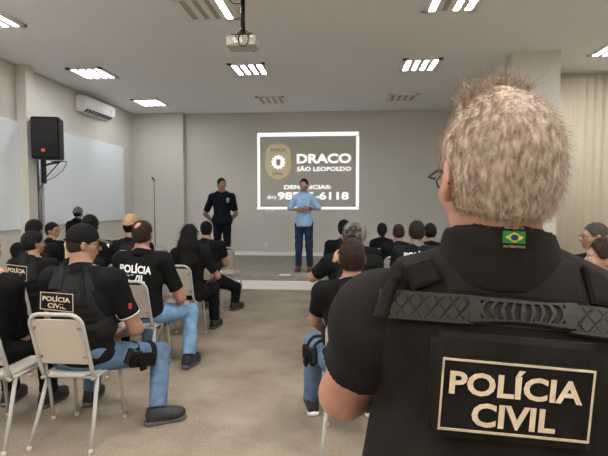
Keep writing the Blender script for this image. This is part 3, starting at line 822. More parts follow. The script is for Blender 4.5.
cbo = cb.build('cable', M['black'], sp); cbo.matrix_parent_inverse = (Matrix.Translation(sp.location) @ Matrix.Rotation(R(10), 4, 'Z')).inverted()

# air conditioner
y0, y1 = yl(86,-5.13,105), yl(115,-5.13,105); print('AC',y0,y1)
ac = empty('air_conditioner', (XL, (y0+y1)/2, 3.42)); tag(ac, 'white split air conditioner high on the left wall', 'air conditioner')
prof = [(0,0),(.12,.0),(.20,.05),(.225,.12),(.225,.27),(.205,.30),(0,.30)]
w = (y1-y0)/2; V = [(x, -w, z) for x, z in prof]+[(x, w, z) for x, z in prof]; n = len(prof)
bm = bmesh.new(); vs = [bm.verts.new(v) for v in V]; bm.faces.new(vs[:n][::-1]); bm.faces.new(vs[n:])
for i in range(n): bm.faces.new((vs[i], vs[(i+1)%n], vs[n+(i+1)%n], vs[n+i]))
bmesh.ops.recalc_face_normals(bm, faces=bm.faces[:]); bmesh.ops.bevel(bm, geom=bm.edges[:], offset=.012, segments=3, affect='EDGES'); bm.verts.index_update()
m_ = MB(); m_.add([v.co for v in bm.verts], [[v.index for v in f.verts] for f in bm.faces], False); bm.free(); m_.build('casing', M['white'], ac)
sl = MB(); sl.box((.165, 0, .022), (.09, 2*w-.18, .010), rot=Matrix.Rotation(R(-33), 3, 'Y')); sl.build('outlet_slot', M['black'], ac)
for k in range(9): MB().box((.170, -w+.16+k*(2*w-.32)/8, .018), (.07, .006, .016), rot=Matrix.Rotation(R(-33), 3, 'Y')).build('louvre', M['white'], ac)
MB().box((.228, w-.2, .16), (.004, .10, .03)).build('display', mat('display', (.5,.55,.55), .3), ac)

# microphone stand on the platform
a = at(154, 178, 9.6)
ms = empty('microphone_stand', (a.x, 9.6, SH)); tag(ms, 'thin black microphone stand on the platform in the back left corner', 'microphone stand')
MB().lathe([(.12,.0),(.12,.015),(.03,.025),(.012,.04)], n=20).build('base', M['blackm'], ms)
MB().tube([(0,0,.03), (0,0,1.0)], .010, 8).tube([(0,0,1.0), (0,0,a.z-SH-.05)], .007, 8).build('pole', M['blackm'], ms)
MB().tube([(0,.02,a.z-SH-.06), (0,-.03,a.z-SH-.03)], .015, 8).tube([(0,-.03,a.z-SH-.03), (0,-.09,a.z-SH+.0)], [.012,.022], 10).build('microphone', M['black'], ms)

# sheet of paper, wall plates
a = atz(285, 275, SH)
tag(MB().box((a.x, a.y, SH+.003), (.21, .15, .004), rot=Matrix.Rotation(R(8), 3, 'Z')).build('paper_sheet', M['paper']), 'white sheet of paper on the platform left of the man in blue shirt', 'paper')
def plate(px, py, w, h, label):
    a = at(px, py, YB); t = empty('wall_outlet', (a.x, YB, a.z)); tag(t, label, 'wall outlet')
    MB().box((0, -.006, 0), (w, .012, h), bev=.003).build('cover', M['white'], t); MB().box((0, -.013, 0), (w*.5, .004, h*.5), bev=.001).build('socket', mat('outlet insert', (.6,.6,.58), .5), t)
plate(270, 210.8, .19, .055, 'small white wall plate just under the projected frame')
plate(266, 245, .08, .12, 'pale power outlet low on the back wall beside the platform')

# pleated curtain on the partition
cw = MB(); x0, x1 = c1-.15, XR-.02; NP = 420; zt = CE-.03; V = []; Fc = []
for i in range(NP+1):
    x = x0+(x1-x0)*i/NP; y = 8.40+.013*sin(2*pi*x/.142)
    V += [(x, y, .02), (x, y, zt), (x, y+.008, .02), (x, y+.008, zt)]
for i in range(NP):
    a_, b_ = i*4, i*4+4; Fc += [(a_, b_, b_+1, a_+1), (a_+2, a_+3, b_+3, b_+2), (a_+1, b_+1, b_+3, a_+3), (a_, a_+2, b_+2, b_)]
cw.add(V, Fc, True)
ct = empty('curtain', (0,0,0)); tag(ct, 'cream pleated full height curtain behind the column', 'curtain')
cw.build('fabric', mat('cream curtain fabric', (.74,.67,.53), .85), ct)
MB().box(((x0+x1)/2, 8.40, CE-.018), (x1-x0, .07, .03)).build('rail', M['wall'], ct)

# ------------------------------------------------------------------ luminaires
def luminaire(x, y, states, label):
    t = empty('ceiling_light', (x, y, CE)); tag(t, label, 'ceiling light', 'ceiling lights')
    f = MB(); W = .31
    for sx in (-1, 1): f.box((sx*(W-.0325), 0, -.014), (.065, 2*W, .028)); f.box((0, sx*(W-.0225), -.014), (2*W, .045, .028))
    f.build('frame', M['lumframe'], t)
    MB().box((0, 0, -.004), (2*W-.07, 2*W-.07, .008)).build('reflector', M['louver'], t)
    lv = MB()
    for i in range(5): lv.box((-.27+.135*i, 0, -.0155), (.0705 if 0 < i < 4 else .048, .53, .019))
    lv.build('louvre_rib', M['lumframe'], t)
    for i, s_ in enumerate(states):
        tb = MB(); tb.box((-.2025+.135*i, 0, -.0165), (.064, .53, .014))
        o = tb.build('lit_tube' if s_ else 'tube', (M['tube_on'] if y > 4 else M['tube_bright']) if s_ else M['tube_off'], t)
        if s_: o['label'] = 'glowing white tube'
    return t
GX = [-4.34, -1.6, 1.2, 3.97]; GY = [-2.0, .4, 2.85, 5.32, 7.72, 10.05]
STT = {(1,3):(0,0,0,1), (2,3):(1,0,1,1), (1,5):(0,0,0,0), (2,5):(0,0,0,0)}
WHO = {(0,3):'lit ceiling light cut by the top left edge of the picture', (1,3):'ceiling light beside the projector with only one tube glowing', (2,3):'ceiling light at the top with three of its four tubes glowing',
 (3,3):'lit ceiling light over the right part of the room', (0,4):'lit ceiling light between loudspeaker and projector', (1,4):'lit ceiling light above and left of the projected slide',
 (2,4):'lit ceiling light above the right end of the slide', (3,4):'lit ceiling light cut by the right edge, beside the column', (0,5):'lit ceiling light nearest the back left corner beyond the air conditioner',
 (1,5):'unlit ceiling light nearest the back wall, just above the slide', (2,5):'unlit ceiling light near the back wall, right of the slide', (3,5):None}
for i, x in enumerate(GX):
    for k, y in enumerate(GY):
        if (i, k) == (3, 5): continue
        yy = 7.2 if (i, k) == (3, 4) else y
        lb = WHO.get((i, k)) or ['lit ceiling light behind the camera, %s row', 'lit ceiling light over the camera, %s row', 'lit ceiling light just in front of the camera, %s row'][min(k,2)] % ['far left','left of centre','right of centre','far right'][i]
        luminaire(x, yy, STT.get((i, k), (1,1,1,1)), lb)

# ------------------------------------------------------------------ projector
a = at(243, 43.5, 5.0); zc = a.z
pr = empty('projector', (a.x, 5.0, zc)); tag(pr, 'beige projector hanging from the ceiling on a black pole', 'projector')
MB().box((0, 0, 0), (.325, .24, .115), bev=.03).build('body', M['cream'], pr)
lz = MB(); lz.lathe([(.045,.13),(.045,.16),(.038,.165),(.03,.15)], c=(.08,0,0), axis='y'); lz.build('lens', M['lens'], pr)
v_ = MB()
for k in range(5): v_.box((-.12, -.136, -.03+.012*k), (.06, .004, .005))
v_.box((-.02, -.136, -.01), (.10, .004, .05)); v_.box((.10,-.136,.02), (.06,.004,.03)); v_.build('port_panel', M['louver'], pr)
mt = MB(); mt.box((0, 0, .075), (.26, .05, .014)); mt.box((0, 0, .075), (.05, .2, .014)); mt.tube([(0,0,.07), (0,0,.13)], .03, 12)
mt.tube([(-.11,-.08,.075),(0,0,.09),(.11,-.08,.075)], .008, 6); mt.build('mount', M['blackm'], pr)
MB().tube([(0,0,.12), (0,0,CE-zc-.01)], .024, 14).build('pole', M['blackm'], pr)
MB().box((0, 0, CE-zc-.008), (.18, .14, .016), bev=.003).build('ceiling_plate', M['blackm'], pr)
cbm = MB()
cbm.tube([(0,-.03,.16)]+[(.035+.055*cos(t), -.15, -.005+.075*sin(t)) for t in [pi*.7-2*pi*q/14 for q in range(14)]]+[(.0,-.14,.03)], .006, 6)
cbm.tube([(.02,-.02,.14),(.10,-.12,.06),(.09,-.145,.02)], .005, 6); cbm.tube([(-.02,-.02,.14),(-.05,-.13,.04),(-.04,-.14,-.01)], .005, 6)
cbm.tube([(-.02,0,.42),(-.10,-.01,.42),(-.16,-.01,.47),(-.18,0,CE-zc)], .005, 6)
cbm.build('cable', M['black'], pr)

# ------------------------------------------------------------------ projected slide
def wz(px, py): return at(px, py, YB)
sl = empty('projected_slide', (at(308,171,YB).x, YB-.002, at(308,171,YB).z)); tag(sl, 'projected slide in a white frame on the back wall', 'projected slide')  # thin glowing sheets on the wall stand in for the projector's light
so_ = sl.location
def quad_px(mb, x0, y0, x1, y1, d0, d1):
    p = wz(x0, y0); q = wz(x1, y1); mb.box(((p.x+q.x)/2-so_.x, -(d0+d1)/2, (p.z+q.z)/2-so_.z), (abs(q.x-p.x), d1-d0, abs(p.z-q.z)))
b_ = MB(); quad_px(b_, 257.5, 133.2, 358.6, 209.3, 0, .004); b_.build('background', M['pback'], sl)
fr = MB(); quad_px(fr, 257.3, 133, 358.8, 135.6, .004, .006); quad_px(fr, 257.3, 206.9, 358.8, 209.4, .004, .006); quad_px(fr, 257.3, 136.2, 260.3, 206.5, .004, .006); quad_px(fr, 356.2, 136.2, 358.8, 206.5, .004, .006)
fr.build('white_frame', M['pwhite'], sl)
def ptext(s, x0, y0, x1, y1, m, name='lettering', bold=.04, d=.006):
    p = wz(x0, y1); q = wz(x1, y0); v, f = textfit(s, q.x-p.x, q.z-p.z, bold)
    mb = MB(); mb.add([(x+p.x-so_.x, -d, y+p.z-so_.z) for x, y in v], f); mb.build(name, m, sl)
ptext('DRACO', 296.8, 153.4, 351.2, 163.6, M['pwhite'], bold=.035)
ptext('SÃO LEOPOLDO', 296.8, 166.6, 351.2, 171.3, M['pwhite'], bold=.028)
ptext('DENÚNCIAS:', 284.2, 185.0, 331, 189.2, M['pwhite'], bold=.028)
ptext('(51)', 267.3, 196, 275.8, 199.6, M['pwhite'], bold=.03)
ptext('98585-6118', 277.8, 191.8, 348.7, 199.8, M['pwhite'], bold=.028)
# shield
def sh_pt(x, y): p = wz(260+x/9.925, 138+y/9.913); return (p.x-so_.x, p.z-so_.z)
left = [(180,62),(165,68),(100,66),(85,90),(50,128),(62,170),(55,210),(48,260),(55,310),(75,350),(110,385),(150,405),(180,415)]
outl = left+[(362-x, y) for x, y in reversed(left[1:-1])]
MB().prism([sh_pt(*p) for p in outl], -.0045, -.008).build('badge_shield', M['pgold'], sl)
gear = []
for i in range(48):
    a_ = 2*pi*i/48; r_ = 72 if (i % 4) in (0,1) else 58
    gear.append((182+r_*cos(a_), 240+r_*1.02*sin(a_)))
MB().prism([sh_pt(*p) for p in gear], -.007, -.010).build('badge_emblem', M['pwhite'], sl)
MB().prism([sh_pt(*p) for p in [(160,212),(205,212),(203,262),(182,280),(162,262)]], -.0095, -.0115).build('badge_crest', mat('projected grey', (.4,.4,.38), .9), sl)
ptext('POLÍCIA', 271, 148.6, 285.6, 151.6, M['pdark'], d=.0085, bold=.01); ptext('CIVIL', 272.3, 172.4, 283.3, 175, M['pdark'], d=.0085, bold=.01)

# ------------------------------------------------------------------ chairs
def chair_proto():
    t = empty('stacking_chair')
    w = .172; r = .0130; zt = .890
    pts = [(-w,-.165,.445),(-w,-.19,.50),(-w,-.25,.70)]
    cx = w-.075
    for i in range(7):
        a_ = R(180-15*i); z = zt-.075+.075*sin(a_); pts.append((-cx+.075*cos(a_), -.25-(z-.70)*.30, z))
    pts2 = pts+[(-p[0], p[1], p[2]) for p in reversed(pts)]
    f = MB(); f.tube(pts2, r, 10)
    for sx in (-1,1): f.tube([(sx*w,-.19,.442),(sx*(w-.004),.18,.442)], r*.95, 8)
    f.tube([(-w,.18,.442),(w,.18,.442)], r*.9, 8); f.tube([(-w,-.15,.438),(w,-.15,.438)], r*.8, 8)
    f.build('frame', M['chairframe'], t)
    for sx in (-1,1):
        l = MB(); l.tube([(sx*w,-.13,.435),(sx*(w+.018),-.21,.20),(sx*(w+.034),-.285,.012)], [r,r,r*.85], 10); lo = l.build('leg', M['chairframe'], t)
        MB().lathe([(.017,0),(.017,.016),(.013,.03)], (sx*(w+.0345),-.286,0), 10).build('foot_cap', M['chairseat'], lo)
        l = MB(); l.tube([(sx*w,.15,.435),(sx*(w+.008),.185,.22),(sx*(w+.014),.205,.012)], [r,r,r*.85], 10); lo = l.build('leg', M['chairframe'], t)
        MB().lathe([(.017,0),(.017,.016),(.013,.03)], (sx*(w+.0145),.206,0), 10).build('foot_cap', M['chairseat'], lo)
    s = MB(); bm = bmesh.new(); bmesh.ops.create_cube(bm, size=1)
    for v in bm.verts: v.co = Vector((v.co.x*(.335 if v.co.y > 0 else .34), v.co.y*.40, v.co.z*.02+.462))
    bmesh.ops.bevel(bm, geom=[e for e in bm.edges if abs(e.verts[0].co.z-e.verts[1].co.z) > .01], offset=.05, segments=5, affect='EDGES')
    bmesh.ops.bevel(bm, geom=[e for e in bm.edges if abs(e.verts[0].co.z-e.verts[1].co.z) < .001], offset=.005, segments=2, affect='EDGES')
    bm.verts.index_update(); s.add([v.co for v in bm.verts], [[v.index for v in q.verts] for q in bm.faces]); bm.free(); s.build('seat', M['chairseat'], t)
    bp = MB(); tilt = Matrix.Rotation(R(16.7), 3, 'X'); bp.box((0,-.247,.70), (.318,.014,.325), rot=tilt, bev=.005); bo = bp.build('backrest', M['chairpanel'], t)
    for sx in (-1,1):
        for z in (.60,.80): MB().tube([(sx*.140,-.247-(z-.70)*.30-.012,z),(sx*.168,-.247-(z-.70)*.30-.004,z)], .009, 8).build('bolt', M['bolt'], bo)
    return t
PROTO = None
CH = []
def chair(px_center, yback, label, X=None, yaw=0):
    global PROTO
    x = X if X is not None else (at(px_center, 300, yback).x)
    if PROTO is None: PROTO = chair_proto(); o = PROTO
    else: o = copy_tree(PROTO)
    o.location = (x, yback+.305, 0); o.rotation_euler.z = yaw
    tag(o, label, 'chair', 'white metal chairs facing the platform'); CH.append(o); return o
chair(53.5, 2.67, 'white metal chair under the man in black cap beside the aisle')
chair(-32, 2.61, 'chair cut by the left picture edge under the man resting his cheek', yaw=R(-3))
chair(127, 3.86, 'chair behind the man with balding crown, its backrest hiding his lettering')
chair(5, 3.86, 'chair under the man in glasses and vest, second row left')
chair(71, 3.86, 'chair under the woman with blond ponytail')
chair(175, 4.88, 'chair under the woman with long black hair')
chair(123, 4.88, 'chair under the man with tan cap')
chair(76, 4.88, 'chair under the dark haired man with white stripe on sleeve')
chair(23, 4.88, 'chair under the dark haired man in third row near the white board')
chair(198, 5.91, 'chair under the man in black cap at the front end of the aisle')
chair(46, 5.91, 'chair under the short haired person shown in profile by the boards')
chair(223, 6.95, 'empty white chair at the front, left side of the aisle')
chair(157, 6.95, 'empty white chair in front row seen past the balding man')
chair(357, 2.67, 'chair right of the aisle under the man in vest and jeans')
chair(352, 3.86, 'chair under the man in camouflage cap')
chair(360, 4.88, 'chair under the grey haired man behind the camouflage cap')
chair(344, 5.91, 'chair under the man in black cap on the right block')
chair(398, 5.91, 'chair under the short haired man in black in the middle of right block')
chair(418, 4.88, 'chair under the man whose polo collar has grey edge')
chair(436, 5.91, 'chair under the person half hidden by the man in lettered polo')
chair(382, 6.95, 'chair under the woman with dark tied back hair in front row')
chair(596, 4.05, 'chair under the bespectacled man by the curtain')
chair(606, 2.67, 'chair under the bearded man at the right picture edge')
chair(622, 3.23, 'chair under the bald person at the right picture edge')

# ================================================================== PEOPLE
def wpx(px, py, Y): return at(px, py, Y)
def holster(P, side, m='web'):
    """thigh rig: two bands round the thigh and a holster on its outer side"""
    j = P.j; a, b = j['hip'+side], j['kn'+side]; d = (b-a).normalized(); sg = 1 if side == 'R' else -1
    out = Vector((d.y*sg, -d.x*sg, 0)).normalized(); root = empty('thigh_holster', (0,0,0)); root.parent = P.root
    up = out.cross(d); up = -up if up.z < 0 else up
    for t in (.52, .80):
        c = a+(b-a)*t; mb = MB(); rr = .098-.022*t
        ring = [c+(out*cos(q)+up*sin(q))*rr for q in [2*pi*i/20 for i in range(21)]]
        V = []; Fc = []
        for i, p in enumerate(ring):
            n_ = (p-c).normalized()
            for k, (du, dn) in enumerate(((-.02,0),(.02,0),(.02,.006),(-.02,.006))): V.append(p+d*du+n_*dn)
        for i in range(20):
            for k in range(4): Fc.append((i*4+k, i*4+(k+1)%4, (i+1)*4+(k+1)%4, (i+1)*4+k))
        mb.add(V, Fc, False); mb.build('strap', M[m], root)
    rot = Matrix((d, out, up)).transposed(); c = a+(b-a)*.60+out*.105-up*.02
    MB().box(c, (.20, .035, .10), rot=rot, bev=.012).build('holster_body', M[m], root)
    g = MB(); g.box(c-d*.12+up*.035, (.035, .028, .11), rot=rot @ Matrix.Rotation(R(15), 3, 'Y'), bev=.008); g.box(c-d*.07+up*.05, (.10,.026,.03), rot=rot, bev=.006); g.build('grip', M['black'], root)
    mg = MB(); mg.box(c-d*.02+out*.028-up*.02, (.05,.022,.10), rot=rot @ Matrix.Rotation(R(-20), 3, 'Y'), bev=.008); mg.build('magazine_pouch', M[m], root)
    bl = MB(); j0 = j['pel']; pts = [j0+Vector((.178*cos(q), .142*sin(q), .055)) for q in [2*pi*i/24 for i in range(25)]]
    bl.tube(pts, .016, 6, cap=False); bl.build('belt', M[m], P.root)

def seat(px, top_px, Y, **k):
    """person seated; the pixel column of the head and the row of its top give place and height"""
    p = at(px, top_px, Y)
    k.setdefault('hyaw', 0)
    return dict(X=p.x, Y=Y, top=p.z-.012, **k)

PP = {}
# --- first row, left of the aisle
kR = at(160,352,3.36); aR = at(158,420,3.12); aR.z = .10 
PP['p1'] = person('man in black cap and lettered black vest, blue jeans, seated nearest on the left', Y=2.96, top=1.435, bulk=1.22, lean=.03, hyaw=R(-52), hpitch=R(8), htilt=R(3), hair='short', hairm='hair_brown',
    cap='capblack', brimm='capolive', vest='vest', sleeve=.72, pants='jeans', skin='skin', h=.008, glasses=True, J={'knR':kR, 'anR':aR, 'footR':R(-62), 'anL':Vector((at(92,410,3.4).x,3.40,.10)), 'hc':at(84, 243, 3.0),
    'elR':at(136,328,3.08), 'wrR':at(118,334,3.32)}, widths=1.0, headscale=.94)
holster(PP['p1'], 'R')
police_patch(PP['p1'], [(40.5,291.5),(73,294),(73.5,312.5),(40,309)])
# --- man cut by the left edge, hand at his cheek
PP['p0'] = person('man at the left picture edge resting his cheek on his hand', Y=2.90, top=1.40, bulk=1.12, hyaw=R(-10), hair='short', hairm='hair_salt', sleeve=.8, pants='blackpants', skin='skin_red', h=.008,
    J={'elR':at(22,345,3.12), 'wrR':at(6, 284, 2.93), 'hc':at(-14, 250, 2.95), 'elL':at(-60,345,3.12), 'wrL':at(-20,340,3.3)},
    hands={'R':(Vector((-.25,-.05,1)), Vector((-1,.2,0)), Vector((-.2,-1,0)), 55)})
# --- second row left
kR9 = at(191,311,4.45); aR9 = at(189,364,4.24); aR9.z = .11 
PP['p9'] = person('man with balding crown in lettered black t-shirt and light jeans', Y=4.15, bulk=1.14, lean=.01, hair='thin', hairm='hair_brown', sleeve=.75, pants='jeanslight', skin='skin_red', h=.009,
    J={'knR':kR9, 'anR':aR9, 'footR':R(-10), 'hc':at(143, 234, 4.17), 'elR':at(181,298,4.25), 'wrR':at(178,306,4.48)}, nstr=700, fluff=.008)
G = surf_grid(PP['p9'], [(119.5,262),(153.5,265),(152,284),(119,281)], 8, 6, src=PP['p9'].shirt, flat=.35, lift=.014)
grid_text(G, [('POLÍCIA', .02, .52, .93, .42), ('CIVIL', .12, 1.0, .66, .40)], M['print'], PP['p9'].shirt_o, .013, bold=.035)
PP['p2'] = person('dark haired man with glasses and lettered vest, second row, far left', Y=4.15, top=1.37, bulk=1.15, hyaw=R(-32), hair='short', hairm='hair_black', vest='vest', h=.009, glasses=True, sleeve=.7, J={'hc':at(34, 243, 4.17)}, nstr=500)
police_patch(PP['p2'], [(6.5,264),(27,266.5),(27,281.5),(6.5,279)], fl=.5)
PP['p7'] = person('woman with blond ponytail mostly hidden behind the man in black cap', Y=4.15, top=1.33, bulk=.95, hyaw=R(-75), hpitch=R(5), hair='pony', hairm='hair_blond', female=True, J={'hc':at(84, 241, 4.17)})
# --- third row left
PP['p10'] = person('woman with long straight black hair in third row by the aisle', Y=5.18, top=at(189,221,5.18).z-.015, bulk=1.14, female=True, hair='long', hairm='hair_black', sleeve=.8, h=.009, J={'hc':at(190, 234.5, 5.20), 'elR':at(218,276,5.22), 'wrR':at(210,281,5.42)}, nstr=1200)
PP['p8'] = person('man in backwards tan cap and black vest half hidden by the balding man', Y=5.18, top=1.40, hair='short', hairm='hair_black', cap='captan', capdir=R(180), vest='vest', J={'hc':at(131.5, 225.5, 5.20)}, hyaw=R(5))
police_patch(PP['p8'], [(120.5,250),(136,251),(136,262),(120.5,261)], mt='print', fl=.6)
PP['p6'] = person('dark haired man with white stripe down his sleeve, third row left', Y=5.18, top=1.41, bulk=1.2, hair='short', hairm='hair_black', hyaw=R(10), J={'hc':at(90.5, 226, 5.20)}, nstr=300)
PP['p3'] = person('dark haired man in third row by the white board', Y=5.18, top=1.40, bulk=1.22, hair='short', hairm='hair_black', J={'hc':at(35, 230, 5.20)}, nstr=300)
# --- fourth row and further left
PP['p11'] = person('man in black cap and vest at the front of the left aisle seats', Y=6.22, top=at(207,218,6.2).z-.02, bulk=1.3, vest='greyvest', cap='capblack', capdir=0, hair='short', hairm='hair_black', skin='skin', hyaw=R(4),
    J={'hc':at(206.5, 230, 6.24), 'knR':at(236,287,6.66), 'anR':Vector((at(235,310,6.6).x,6.60,.10))})
PP['p4'] = person('short haired person turned to the right beside the white board', Y=6.22, top=1.36, hair='short', hairm='hair_black', hyaw=R(-80), yaw=R(-15), glasses=True, J={'hc':at(53, 230.5, 6.24)}, bulk=1.12, nstr=200)
PP['p5'] = person('person in grey knitted cap standing by the left wall', X=at(84,220,8.2).x, Y=8.0, top=1.50, pose='stand', hair='short', hairm='hair_black', cap='capgrey', capdir=R(180), bulk=1.0)
# --- right block
PP['r1'] = person('dark haired man in black vest and blue jeans, nearest seat right of the aisle', Y=2.97, top=1.37, bulk=1.12, hair='short', hairm='hair_brown', vest='vest', pants='jeans', shoes=('shoe','whitesole'), skin='skin', h=.008, sleeve=.68, fluff=.007,
    J={'hc':at(352, 257.5, 2.98), 'knL':at(314,343,3.38), 'anL':Vector((at(312,405,3.40).x,3.40,.10)), 'footL':R(12), 'elL':at(315,320,3.08), 'wrL':at(330,335,3.3)}, nstr=1200, headscale=1.04)
holster(PP['r1'], 'L')
police_patch(PP['r1'], [(337.5,292),(365,293),(365,309),(337.5,308)])
PP['r2'] = person('man in camouflage cap with hands raised to his neck', Y=4.16, top=1.39, bulk=1.15, hair='short', hairm='hair_salt', cap='capcamo', capdir=0, vest='vest', sleeve=.82, h=.009,
    J={'hc':at(352, 236.5, 4.18), 'elL':at(312.5, 277, 4.22), 'wrL':at(334, 261, 4.10)},
    hands={'L':(Vector((.8,.1,.5)), Vector((0,1,0)), Vector((0,0,1)), 25)})
PP['r4'] = person('grey haired man just behind the camouflage cap', Y=5.18, top=1.36, hair='short', hairm='hair_grey', J={'hc':at(359, 234, 5.2)}, nstr=300)
PP['r3'] = person('man in plain black cap and dark vest at the aisle side of right block', Y=6.22, top=1.38, bulk=1.12, hair='short', cap='capblack', capdir=R(180), vest='vest', J={'hc':at(344, 229, 6.24)})
PP['r5'] = person('woman with dark tied back hair, front row right block', Y=7.28, top=1.33, bulk=.98, female=True, hair='bun', hairm='hair_black', sleeve=1.7, J={'hc':at(382, 230, 7.3)})
PP['r6'] = person('man with short cropped dark hair in the middle of right block', Y=6.22, top=1.34, hair='short', hairm='hair_brown', fluff=.007, vest='vest', J={'hc':at(398.5, 232.5, 6.24)}, bulk=1.05)
PP['r7'] = person('man in black polo lettered on the back, grey edge on its collar', Y=5.18, top=1.39, bulk=1.15, hair='short', hairm='hair_brown', shirt='navytee', collar='hair_grey', J={'hc':at(416.5, 232, 5.2)}, nstr=300)
G = surf_grid(PP['r7'], [(403,250.5),(434,250.5),(434,259),(403,259)], 8, 5, src=PP['r7'].shirt)
grid_text(G, [('POLÍCIA', .03, .95, .94, .72)], M['print'], PP['r7'].shirt_o, .006, bold=.05)
PP['r8'] = person('person in dark top half hidden by the man in lettered polo', Y=6.22, top=1.35, hair='short', hairm='hair_black', J={'hc':at(430, 232, 6.24)})
PP['r9'] = person('greying man in glasses turned left, seated by the curtain', Y=4.36, top=1.38, bulk=1.08, hyaw=R(68), yaw=R(12), hair='short', hairm='hair_salt', glasses=True, fluff=.005, sleeve=1.6, J={'hc':at(594, 236.5, 4.38)}, nstr=400, h=.009)
PP['r10'] = person('bald person glimpsed above the bearded man at the right edge', Y=3.56, top=1.39, hair='none', hyaw=R(40), skin='skin', J={'hc':at(614, 249, 3.52)})
PP['r11'] = person('bearded dark haired man turned left at the right picture edge', Y=2.97, top=1.37, bulk=1.12, hyaw=R(62), yaw=R(8), hair='short', hairm='hair_brown', beard=True, h=.008, J={'hc':at(604, 258, 2.97)}, nstr=900)

# --- the two speakers on the platform
Yb = 8.85; xb = at(304, 250, Yb).x
def wb(px, py, Y): return at(px, py, Y)
PP['blue'] = person('man in light blue shirt and dark jeans speaking on the platform', X=xb, Y=Yb, z0=SH, yaw=pi, pose='stand', top=1.80, bulk=.90, headscale=.95, fluff=.007, widths=.90, hair='short', hairm='hair_black', hyaw=R(-8), shirt='shirtblue', sleeve=1.35, pants='jeansdark',
    shoes=('brownshoe','brownshoe'), skin='skin', h=.008, group=None, collar=True,
    J={'elL':wb(318.5, 208, Yb-.02), 'elR':wb(290, 208, Yb-.02), 'wrL':wb(308.5, 209, Yb-.24), 'wrR':wb(298, 210, Yb-.24)})
sg_ = MB(); c = PP['blue'].j['che']; 
for k in (0,1,2,3,4): sg_.lathe([(.001,.003),(.006,.002),(.006,0)], (c.x, c.y+.14, c.z+.12-.09*k), 8, 'y')
G = surf_grid(PP['blue'], [(302.2,190),(303.8,190),(303.8,226),(302.2,226)], 2, 14, src=PP['blue'].shirt)
pk = sheet('placket', G, M['shirtblue'], PP['blue'].shirt_o, .001, .003)
G = surf_grid(PP['blue'], [(299.6,196.5),(301.6,196.5),(301,202),(300,202)], 2, 4, src=PP['blue'].shirt)
sheet('hanging_sunglasses', G, M['black'], PP['blue'].shirt_o, .004, .01)
bt = MB(); w_ = PP['blue'].j['wrL']; e_ = PP['blue'].j['elL']; dd = (e_-w_).normalized(); bt.tube([w_+dd*.02, w_+dd*.05], .036, 14); bt.build('wristwatch', M['black'], PP['blue'].root)
PP['navy'] = person('man in navy t-shirt and glasses standing with hands behind his back', X=at(222.5, 250, 9.2).x, Y=9.2, z0=SH, yaw=pi+R(8), pose='stand', top=1.84, bulk=1.06, headscale=.95, fluff=.007, hair='short', hairm='hair_black', hyaw=R(28), shirt='navy', sleeve=.80, pants='navy',
    glasses=True, skin='skin', h=.008, group=None,
    J={'elL':wb(236, 214, 9.3), 'elR':wb(205, 214, 9.3), 'wrL':wb(226, 224, 9.45), 'wrR':wb(215, 224, 9.45)},
    hands={'L':(Vector((1,.0,-.4)), Vector((0,1,0)), Vector((0,0,1)), 30), 'R':(Vector((-1,.0,-.4)), Vector((0,1,0)), Vector((0,0,1)), 30)})
G = surf_grid(PP['navy'], [(226.5,198),(229.3,198),(229,202.5),(226.8,202.5)], 3, 4, src=PP['navy'].shirt)
sheet('chest_emblem', G, mat('blue grey emblem', (.22,.32,.42), .8), PP['navy'].shirt_o, .002, .002)

def pad(P, quad, name='shoulder_pad', m='greyvest', th=.012, label=None):
    G = surf_grid(P, quad, 6, 8, flat=.1, lift=th)
    if G is not None: sheet(name, G, M[m], P.bvh_o, .001, th, lambda u, w: -.006*(abs(u-.5)*2)**4)
pad(PP['p1'], [(90,262),(101,265),(103,291),(92,291)]); pad(PP['p1'], [(53,268),(64,264),(60,289),(47,289)])
pad(PP['p1'], [(78,268),(84,269),(86,300),(80,300)], 'strap', 'web', .006)
pad(PP['r1'], [(318,291),(331,289),(332,299),(319,301)], 'buckle', 'greyvest', .01); pad(PP['r1'], [(333,284),(344,283),(346,291),(336,291)])
pad(PP['p2'], [(20,253),(27,252),(27,264),(18,264)]); pad(PP['p2'], [(40,252),(47,254),(50,268),(42,268)])
pad(PP['p11'], [(210,243),(216,244),(219,258),(212,258)], 'shoulder_pad', 'web')
# sleeve crests, trims
def crest(P, px, py, w=4.5, h=6, m='red'):
    G = surf_grid(P, [(px-w/2,py-h/2),(px+w/2,py-h/2),(px+w/2,py+h/2),(px-w/2,py+h/2)], 4, 4, src=P.shirt)
    if G is not None: sheet('sleeve_crest', G, M[m], P.shirt_o, .001, .003)
crest(PP['p1'], 130, 306, 3, 5.5); crest(PP['p9'], 160, 278, 3, 4, 'patch')
G = surf_grid(PP['p6'], [(106,243),(109.5,242),(115.5,253),(112,254)], 3, 6, src=PP['p6'].shirt)
if G is not None: sheet('sleeve_stripe', G, M['print'], PP['p6'].shirt_o, .002, .003)
crest(PP['p10'], 217.5, 259, 2.5, 4)
def sleeve_trim(P, side, t, m='print', r=.004):
    S_, E_ = P.j['sh'+side], P.j['el'+side]; c = S_+(E_-S_)*t; d = (E_-S_).normalized(); u = d.orthogonal().normalized(); v = d.cross(u)
    rad = (.056+(.041-.056)*t)*P.s*1.12+.018
    mb = MB(); mb.tube([c+(u*cos(q)+v*sin(q))*rad for q in [2*pi*i/24 for i in range(25)]], r, 6, cap=False); mb.build('sleeve_trim', M[m], P.shirt_o)
sleeve_trim(PP['p1'], 'R', .70)

